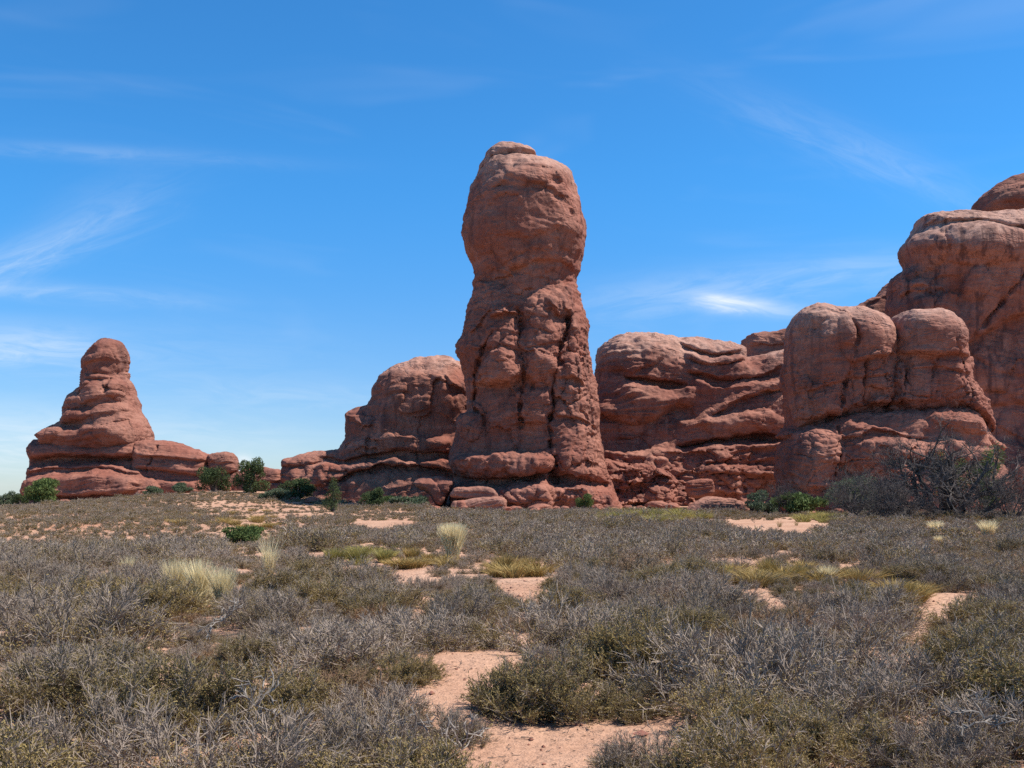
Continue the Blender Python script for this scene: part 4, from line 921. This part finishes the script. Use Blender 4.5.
# ------------------------------------------------------------------ green trees and shrubs among the rocks
def juniper(px, Y, wpx, hpx, label, mat=None, kind='round', seed=0, name='juniper_tree', cat='tree', n=5200, group=None):
    mat = mat or M_green; x = (px - 512) / F * Y; z = float(zt(x, Y)); wd, h = wpx * 1.12 / F * Y, hpx * 1.12 / F * Y
    g = np.random.default_rng(900 + seed); o = empty(name, (x, Y, z)); tag(o, label, cat, group)
    cl = []
    if kind == 'cone':
        for k in range(11):
            t = (k + .5) / 11; rr = .5 * wd * (1 - t) ** .55 * (.55 + .45 * min(1, t * 5)); a = g.uniform(0, 6.28)
            cl.append((math.cos(a) * rr * .35, math.sin(a) * rr * .35, h * (.07 + .86 * t), rr * .8, rr * .8, h * .13))
    else:
        for k in range(13 if kind == 'round' else 9):
            a = g.uniform(0, 6.28); q = math.sqrt(g.uniform(0, 1)); t = g.uniform(.12, .86) if kind == 'round' else g.uniform(.2, .75)
            rr = .5 * wd * q * math.sin(math.pi * min(.97, .25 + .7 * t)) * .8
            cl.append((math.cos(a) * rr, math.sin(a) * rr, h * t, wd * g.uniform(.13, .24), wd * g.uniform(.13, .24), h * g.uniform(.12, .22)))
    V, Q = leafy_geometry(900 + seed, cl, n, max(.07, wd * .04)); V[:, 2] = np.maximum(V[:, 2], .03)
    S0, S1, R0, R1 = [], [], [], []
    for c in cl:
        b = np.array([g.normal() * .05 * wd, g.normal() * .05 * wd, -.1]); e = np.array(c[:3]); m = b * .4 + e * .6 + np.array([0, 0, -.06 * h]); m[:2] *= .7
        S0 += [b, m]; S1 += [m, e]; R0 += [.022 * wd + .03, .014 * wd + .02]; R1 += [.014 * wd + .02, .008]
    TV, TQ = prisms_from(np.array(S0), np.array(S1), np.array(R0), np.array(R1), 5)
    link('trunk' if cat == 'tree' else 'stems', mesh_np('trunk', TV, TQ, M_bark), o)
    link('crown' if cat == 'tree' else 'foliage', mesh_np('crown', V, Q, mat), o)
    return o
juniper(214, 117, 31, 30, 'dark green juniper in front of the long low rock shelf', seed=1)
juniper(250, 113, 33, 34, 'dark green spreading juniper below the perched dark boulder', seed=2)
juniper(298, 109, 32, 20, 'low wide juniper beside the left end of the broad hump', seed=3)
juniper(333, 82, 21, 33, 'slim cone shaped juniper standing before the broad hump', kind='cone', seed=4, n=3400)
juniper(371, 92, 27, 21, 'small round juniper at the foot of the broad hump', seed=5)
juniper(46, 102, 40, 24, 'bushy green juniper below the slabs of the left spire', seed=6, mat=M_lime)
juniper(8, 108, 20, 20, 'blue green shrub at the extreme left edge', seed=7, mat=M_sage, kind='low', name='shrub', cat='shrub')
juniper(22, 105, 16, 14, 'small dark green shrub between the left edge and the bushy juniper', seed=17, kind='low', name='shrub', cat='shrub')
juniper(243, 45, 42, 23, 'bright green leafy shrub alone in the scrub on the left rise', seed=8, mat=M_lime, kind='low', name='shrub', cat='shrub')
juniper(276, 106, 30, 12, 'pale grey green shrub under the spreading juniper', seed=9, mat=M_sage, kind='low', name='shrub', cat='shrub')
juniper(410, 96, 40, 12, 'low green shrub on the sandy rise left of the stacked slabs', seed=10, mat=M_sage, kind='low', name='shrub', cat='shrub')
juniper(391, 97, 20, 12, 'small bright green shrub beside the round juniper at the hump', seed=18, mat=M_lime, kind='low', name='shrub', cat='shrub')
juniper(583, 93, 20, 18, 'bright lime green shrub at the foot of the tall pillar', seed=11, mat=M_lime, kind='low', name='shrub', cat='shrub')
juniper(763, 86, 32, 22, 'rounded grey green shrub in the gap left of the twin domed rock', seed=12, mat=M_sage, name='shrub', cat='shrub')
juniper(802, 80, 58, 22, 'wide low green shrub at the foot of the twin domed rock', seed=13, mat=M_lime, kind='low', name='shrub', cat='shrub')
juniper(178, 118, 22, 14, 'grey green shrub between the low shelf and the left spire base', seed=14, mat=M_sage, kind='low', name='shrub', cat='shrub')
juniper(155, 116, 22, 10, 'low grey shrub on the slope under the long pale slab', seed=15, mat=M_sage, kind='low', name='shrub', cat='shrub')
juniper(990, 72, 44, 62, 'light green bush showing through the right side of the dead tree', seed=16, mat=M_lime, name='shrub', cat='shrub', n=3600)
juniper(950, 71, 34, 66, 'green bush glimpsed through the middle of the dead tree', seed=19, mat=M_lime, name='shrub', cat='shrub', n=2600)
juniper(858, 73, 60, 40, 'grey green bush half hidden behind the dead bushes', seed=20, mat=M_sage, name='shrub', cat='shrub', n=3000)

# ------------------------------------------------------------------ dead tree and dead bushes
def branching(g, starts, levels, wander=.22, up=.06, kids_=(4, 7), ratio=.62, spread=.9):
    S0, S1, A, B, lv = [], [], [], [], []
    stack = [(np.array(p, float), np.array(d, float), L, r, 0) for p, d, L, r in starts]
    while stack:
        p, d, L, r, l = stack.pop(); ns = 6 if l == 0 else (4 if l < levels - 1 else 2); d = d / np.linalg.norm(d)
        pts, ds = [p], [d]
        for k in range(ns):
            d = d + g.normal(size=3) * wander + np.array([0, 0, up]); d /= np.linalg.norm(d)
            q = pts[-1] + d * L / ns
            if q[2] < .05: q[2] = .05
            S0.append(pts[-1]); S1.append(q); A.append(r * (1 - .6 * k / ns)); B.append(r * (1 - .6 * (k + 1) / ns)); lv.append(l); pts.append(q); ds.append(d)
        if l < levels:
            for c in range(g.integers(*kids_)):
                t = g.uniform(.3, 1) * ns; i = min(int(t), ns - 1); q = pts[i] + (pts[i + 1] - pts[i]) * (t - i)
                nd = ds[i + 1] + g.normal(size=3) * spread * .7
                stack.append((q, nd, L * ratio * g.uniform(.7, 1.2), max(.006, r * (1 - .6 * t / ns) * .62), l + 1))
    return map(np.array, (S0, S1, A, B, lv))
def dead_plant(px, Y, starts, levels, label, name, cat, seed, tw=1.0, mat=None, group=None, **kw):
    g = np.random.default_rng(seed); x = (px - 512) / F * Y
    o = empty(name, (x, Y, float(zt(x, Y)))); tag(o, label, cat, group)
    S0, S1, A, B, lv = branching(g, starts(g), levels, **kw)
    big = lv <= 1
    V, Q = prisms_from(S0[big], S1[big], A[big], B[big], 6); link('trunk' if cat == 'tree' else 'stems', mesh_np('trunk', V, Q, M_bark), o)
    V, Q = prisms_from(S0[~big], S1[~big], A[~big], B[~big], 3); pt = Parts(); pt.add(V, Q, 0)
    last = lv == levels
    if tw:
        a0, a1 = kids(S0[last], S1[last], 2, g, .1, 1, .24 * tw, .8, .3); V, Q = quads_from(a0, a1, .014 * tw, g, .5); pt.add(V, Q, 0)
    link('branches', pt.mesh('branches', [mat or M_deadtw]), o)
    return o
def st_tree(g):
    out = []
    for a, lean, L, r in ((-165, 1.5, 4.4, .22), (-20, 1.0, 4.2, .26), (60, .5, 4.4, .26), (150, .8, 4.4, .24), (-70, .6, 4.0, .2), (10, 1.8, 4.4, .2), (186, 2.6, 4.8, .2), (100, .35, 4.6, .24), (0, .25, 4.4, .22),
                          (170, 1.9, 4.6, .18), (-8, 2.6, 4.4, .16), (205, 1.2, 4.2, .18), (30, 1.3, 4.2, .18)):
        out.append(((g.normal() * .18, g.normal() * .18, -.1), (math.cos(R(a)) * lean, math.sin(R(a)) * lean * .8, 1), L, r))
    return out
dead_plant(950, 62, st_tree, 3, 'large dead juniper with a twisted grey trunk and bare spreading branches', 'dead_tree', 'tree', 61, kids_=(4, 8), wander=.3, ratio=.5, tw=1.15)
def st_bush(n, L, r, lean=1.2):
    def f(g): return [((g.normal() * .12, g.normal() * .12, -.05), (math.cos(a) * lean * g.uniform(.3, 1.2), math.sin(a) * lean * g.uniform(.3, 1), 1), L * g.uniform(.7, 1.15), r) for a in g.uniform(0, 6.28, n)]
    return f
dead_plant(858, 60, st_bush(13, 2.1, .06, 1.7), 3, 'tangled leafless dark bush standing left of the dead juniper', 'dead_bush', 'bush', 62, kids_=(4, 6), tw=.8)
dead_plant(905, 59, st_bush(15, 2.1, .06, 1.7), 3, 'dense bare dead bush pressed against the left of the juniper trunk', 'dead_bush', 'bush', 63, kids_=(4, 6), tw=.8)
dead_plant(1010, 59, st_bush(12, 2.2, .05, 1.4), 3, 'bare dead bush at the extreme right edge beside the dead juniper', 'dead_bush', 'bush', 64, kids_=(4, 6), tw=.8)
dead_plant(976, 58, st_bush(8, 1.4, .04, 1.5), 3, 'low bare dead bush in front of the juniper trunk on its right', 'dead_bush', 'bush', 65, kids_=(3, 4), tw=.9)
dead_plant(786, 80, st_bush(8, 1.6, .04, .9), 3, 'thin grey leafless bush next to the rounded grey green shrub', 'dead_bush', 'bush', 66, kids_=(4, 6))

# ------------------------------------------------------------------ grasses
def grass(px, py, wpx, hpx, label, mat, n, seed, wd=None, name='grass_tuft', cat='grass', group='grass tufts that stand out of the scrub', lean=.35, droop=.25):
    x, y, z = ground_at(px, py); h = hpx / F * y; r = wpx / F * y / 2
    V, Q = blades_geometry(seed, n, r, h, wd or max(.003, y / F * .45), lean, droop)
    V[:, 0] *= 1.0; o = link(name, mesh_np(name, V, Q, mat), None, (x, y, z)); tag(o, label, cat, group); return o
grass(453, 561, 26, 37, 'tall pale straw grass tuft standing alone at the middle', M_straw, 2600, 1, wd=.014, lean=.26, droop=.1)
grass(176, 601, 26, 42, 'left tuft of the three straw grass tufts in the left scrub', M_straw, 1000, 2, lean=.3, droop=.12)
grass(200, 604, 24, 44, 'middle tuft of the three straw grass tufts in the left scrub', M_straw, 1100, 3, lean=.3, droop=.12)
grass(223, 609, 22, 42, 'right tuft of the three straw grass tufts in the left scrub', M_straw, 1100, 4, lean=.3, droop=.12)
grass(269, 574, 24, 40, 'thin wispy dry grass tuft between the straw tufts and the yellow green bushes', M_straw, 160, 5)
grass(128, 575, 18, 20, 'small faded grass tuft above the three straw tufts on the left', M_straw, 160, 6)
for i, (px, py, wp, hp, lab) in enumerate([(335, 563, 30, 17, 'yellow green bush at the left end of its low row'), (357, 564, 34, 20, 'brightest yellow green bush in the middle of its low row'), (384, 563, 26, 15, 'small yellow green bush next to the middle straw tuft side of its row')]):
    grass(px, py, wp, hp, lab, M_ygreen, 500, 20 + i, name='yellow_bush', cat='bush', group='yellow green bushes in the scrub', lean=.6)
for i, (px, py, wp, hp, m, lab) in enumerate([(412, 562, 26, 16, M_gold, 'tan grass clump just left of the tall straw tuft'), (428, 564, 18, 12, M_gold, 'low tan grass clump touching the tall straw tuft'),
        (505, 572, 24, 20, M_gold, 'golden grass clump above the small sand gap right of the tall straw tuft'), (532, 574, 30, 18, M_gold, 'wider golden grass clump right of the small sand gap'),
        (768, 578, 34, 22, M_gold, 'golden grass clump at the left of the right hand golden patch'), (722, 580, 30, 16, M_ygreen, 'yellow grass clump left of the right hand golden patch'), (800, 580, 30, 17, M_gold, 'golden grass clump in the middle of the right hand golden patch'),
        (828, 582, 24, 18, M_straw, 'pale straw clump inside the right hand golden patch'), (856, 586, 36, 18, M_gold, 'golden clump at the right end of the right hand golden patch'), (905, 598, 34, 18, M_gold, 'orange golden clump beside the small sand gap on the right'),
        (936, 534, 20, 14, M_straw, 'straw tuft in front of the dead juniper trunk'), (988, 536, 26, 17, M_straw, 'pale straw tuft in the scrub near the right edge'), (940, 545, 16, 10, M_straw, 'tiny straw tuft below the dead juniper'),
        (650, 520, 50, 12, M_ygreen, 'yellow green grass clump before the ledged wall'), (615, 521, 36, 10, M_ygreen, 'low yellow green grass clump right of the lime green shrub'), (680, 517, 30, 10, M_ygreen, 'yellow green grass clump close to the pale slab'),
        (835, 521, 40, 8, M_ygreen, 'low green grass clump by the wide green shrub')]):
    grass(px, py, wp, hp, lab, m, 420, 40 + i, lean=.5)
PATCH = [(360, 561, 52, 7, M_ygreen, 11, 'low yellow green stem tuft filling the yellow green row', 'low tufts of the yellow green row', .26), (418, 565, 30, 6, M_gold, 10, 'low tan tuft around the foot of the tall straw grass', 'low tufts around the tall straw grass', .24),
         (520, 573, 40, 7, M_gold, 14, 'low golden tuft by the small sand gap right of centre', 'low tufts by the small sand gap', .26), (795, 579, 80, 8, M_gold, 20, 'low golden tuft of the long golden patch on the right', 'low tufts of the right hand golden patch', .28),
         (905, 598, 28, 7, M_gold, 10, 'low orange golden tuft above the right hand sand gap', 'low tufts above the right hand sand gap', .26), (200, 606, 40, 6, M_straw, 5, 'short straw tuft around the three straw tufts', 'short tufts around the three straw tufts', .3),
         (650, 518, 60, 5, M_ygreen, 26, 'green gold tuft on the flat before the ledged wall', 'tufts before the ledged wall', .6), (840, 520, 60, 4, M_ygreen, 20, 'green gold tuft on the sand before the twin domed rock', 'tufts before the twin domed rock', .45),
         (250, 520, 90, 9, M_gold, 26, 'tan tuft on the sandy slope below the dark junipers', 'tufts of the sandy slope', .4)]
for k, (px, py, a, b, m, n, lab, grp, hh) in enumerate(PATCH):
    V, Q = blades_geometry(820 + k, 190, hh * .9, hh, .004 + hh * .012, .9, .3); V[:, :2] *= 1.6; me = mesh_np('low_tuft', V, Q, m)
    for j in range(n):
        q = math.sqrt(rs.random()); t = rs.uniform(0, 6.28); x, y, z = ground_at(px + a * q * math.cos(t), py + b * q * math.sin(t))
        o = link('low_tuft', me, None, (x, y, z)); s_ = rs.uniform(.6, 1.25); o.scale = (s_ * 1.2, s_ * 1.2, s_); o.rotation_euler = (0, 0, rs.uniform(0, 6)); tag(o, lab, 'grass', grp)
# small dry tufts scattered through the brush
tm = [mesh_np('dry_tuft', *blades_geometry(700 + k, 110, .22, .34, .0045, .6, .4), [M_straw, M_gold, M_gold, M_ygreen][k]) for k in range(4)]
lab4 = ['small bleached grass tuft poking out between the desert bushes', 'small tan grass tuft poking out between the desert bushes', 'small tan grass tuft poking out between the desert bushes', 'small yellowish grass tuft poking out between the desert bushes']
for k in range(75):
    y = math.sqrt(rs.uniform(7 ** 2, 60 ** 2)); x = y * rs.uniform(-.53, .53); v = int(rs.integers(0, 4))
    o = link('dry_tuft', tm[v], None, (x, y, float(zt(x, y)))); s = rs.uniform(.5, 1.05); o.scale = (s, s, s * 1.1); o.rotation_euler = (0, 0, rs.uniform(0, 6))
    tag(o, lab4[v], 'grass', ['bleached grass tufts in the scrub', 'tan grass tufts in the scrub', 'tan grass tufts in the scrub', 'yellowish grass tufts in the scrub'][v])
# bare bleached branches caught in the brush
def dead_branch(px, py, L, label, seed, hgt=.32, lean=1.2, n=5, r=.006):
    x, y, z = ground_at(px, py); g = np.random.default_rng(seed)
    S0, S1, A, B, lv = branching(g, [((0, 0, hgt), (math.cos(a) * lean, math.sin(a) * lean, .5), L * g.uniform(.6, 1.1), r) for a in g.uniform(0, 6.28, n)], 2, wander=.3, kids_=(2, 5), ratio=.55)
    V, Q = prisms_from(S0, S1, A, np.maximum(B, .002), 4); tag(link('dead_branch', mesh_np('dead_branch', V, Q, M_dead), None, (x, y, z)), label, 'branch', 'bleached dead branches in the scrub')
dead_branch(222, 676, 0.21, 'bleached branch lying on top of the bushes in the left scrub', 1, .45)
dead_branch(392, 764, 0.24, 'bleached branches sticking up at the bottom edge left of the sand', 2, .12, .9, 6)
dead_branch(462, 764, 0.22, 'bare upright branch at the bottom edge by the sand', 3, .08, .5, 4)
dead_branch(255, 748, 0.19, 'pale twig tangle low in the big bush at the bottom left', 4, .25)
dead_branch(985, 760, 0.19, 'pale dead twigs at the bottom right corner', 7, .22)
# twig litter and crumbs of rock on the open sand
g_ = np.random.default_rng(77); n_ = 9000
ly = np.sqrt(g_.uniform(4.2 ** 2, 18 ** 2, n_)); lx = ly * g_.uniform(-.55, .55, n_); a = g_.uniform(0, 6.28, n_)
L_ = np.exp(g_.normal(size=n_) * .5) * .035; lz = zt(lx, ly) + .006
d_ = np.stack([np.cos(a), np.sin(a), g_.normal(size=n_) * .12], 1) * L_[:, None]; p_ = np.stack([lx, ly, lz], 1)
V, Q = prisms_from(p_, p_ + d_, np.full(n_, .0028), np.full(n_, .0015))
tag(link('plant_litter', mesh_np('plant_litter', V, Q, M_bark)), 'dry twig litter scattered on the bare sand', 'litter', kind='stuff')
# crumbs of sandstone and dark soil crust on the sand
n_ = 5200; ly = np.sqrt(g_.uniform(4.2 ** 2, 22 ** 2, n_)); lx = ly * g_.uniform(-.55, .55, n_); sz_ = np.exp(g_.normal(size=n_) * .55) * .008
base_ = np.array([[1, 0, 0], [0, 1, 0], [-1, 0, 0], [0, -1, 0], [0, 0, .8], [0, 0, -.8]], float); fc = np.array([[0, 1, 4], [1, 2, 4], [2, 3, 4], [3, 0, 4], [1, 0, 5], [2, 1, 5], [3, 2, 5], [0, 3, 5]])
V = base_[None] * sz_[:, None, None] * g_.uniform(.6, 1.4, (n_, 6, 1)) + np.stack([lx, ly, zt(lx, ly) + sz_ * .3], 1)[:, None]
tag(link('gravel', mesh_np('gravel', V.reshape(-1, 3), (fc[None] + 6 * np.arange(n_)[:, None, None]).reshape(-1, 3), M_rock_dark)), 'fine dark red gravel scattered over the sand', 'gravel', kind='stuff')
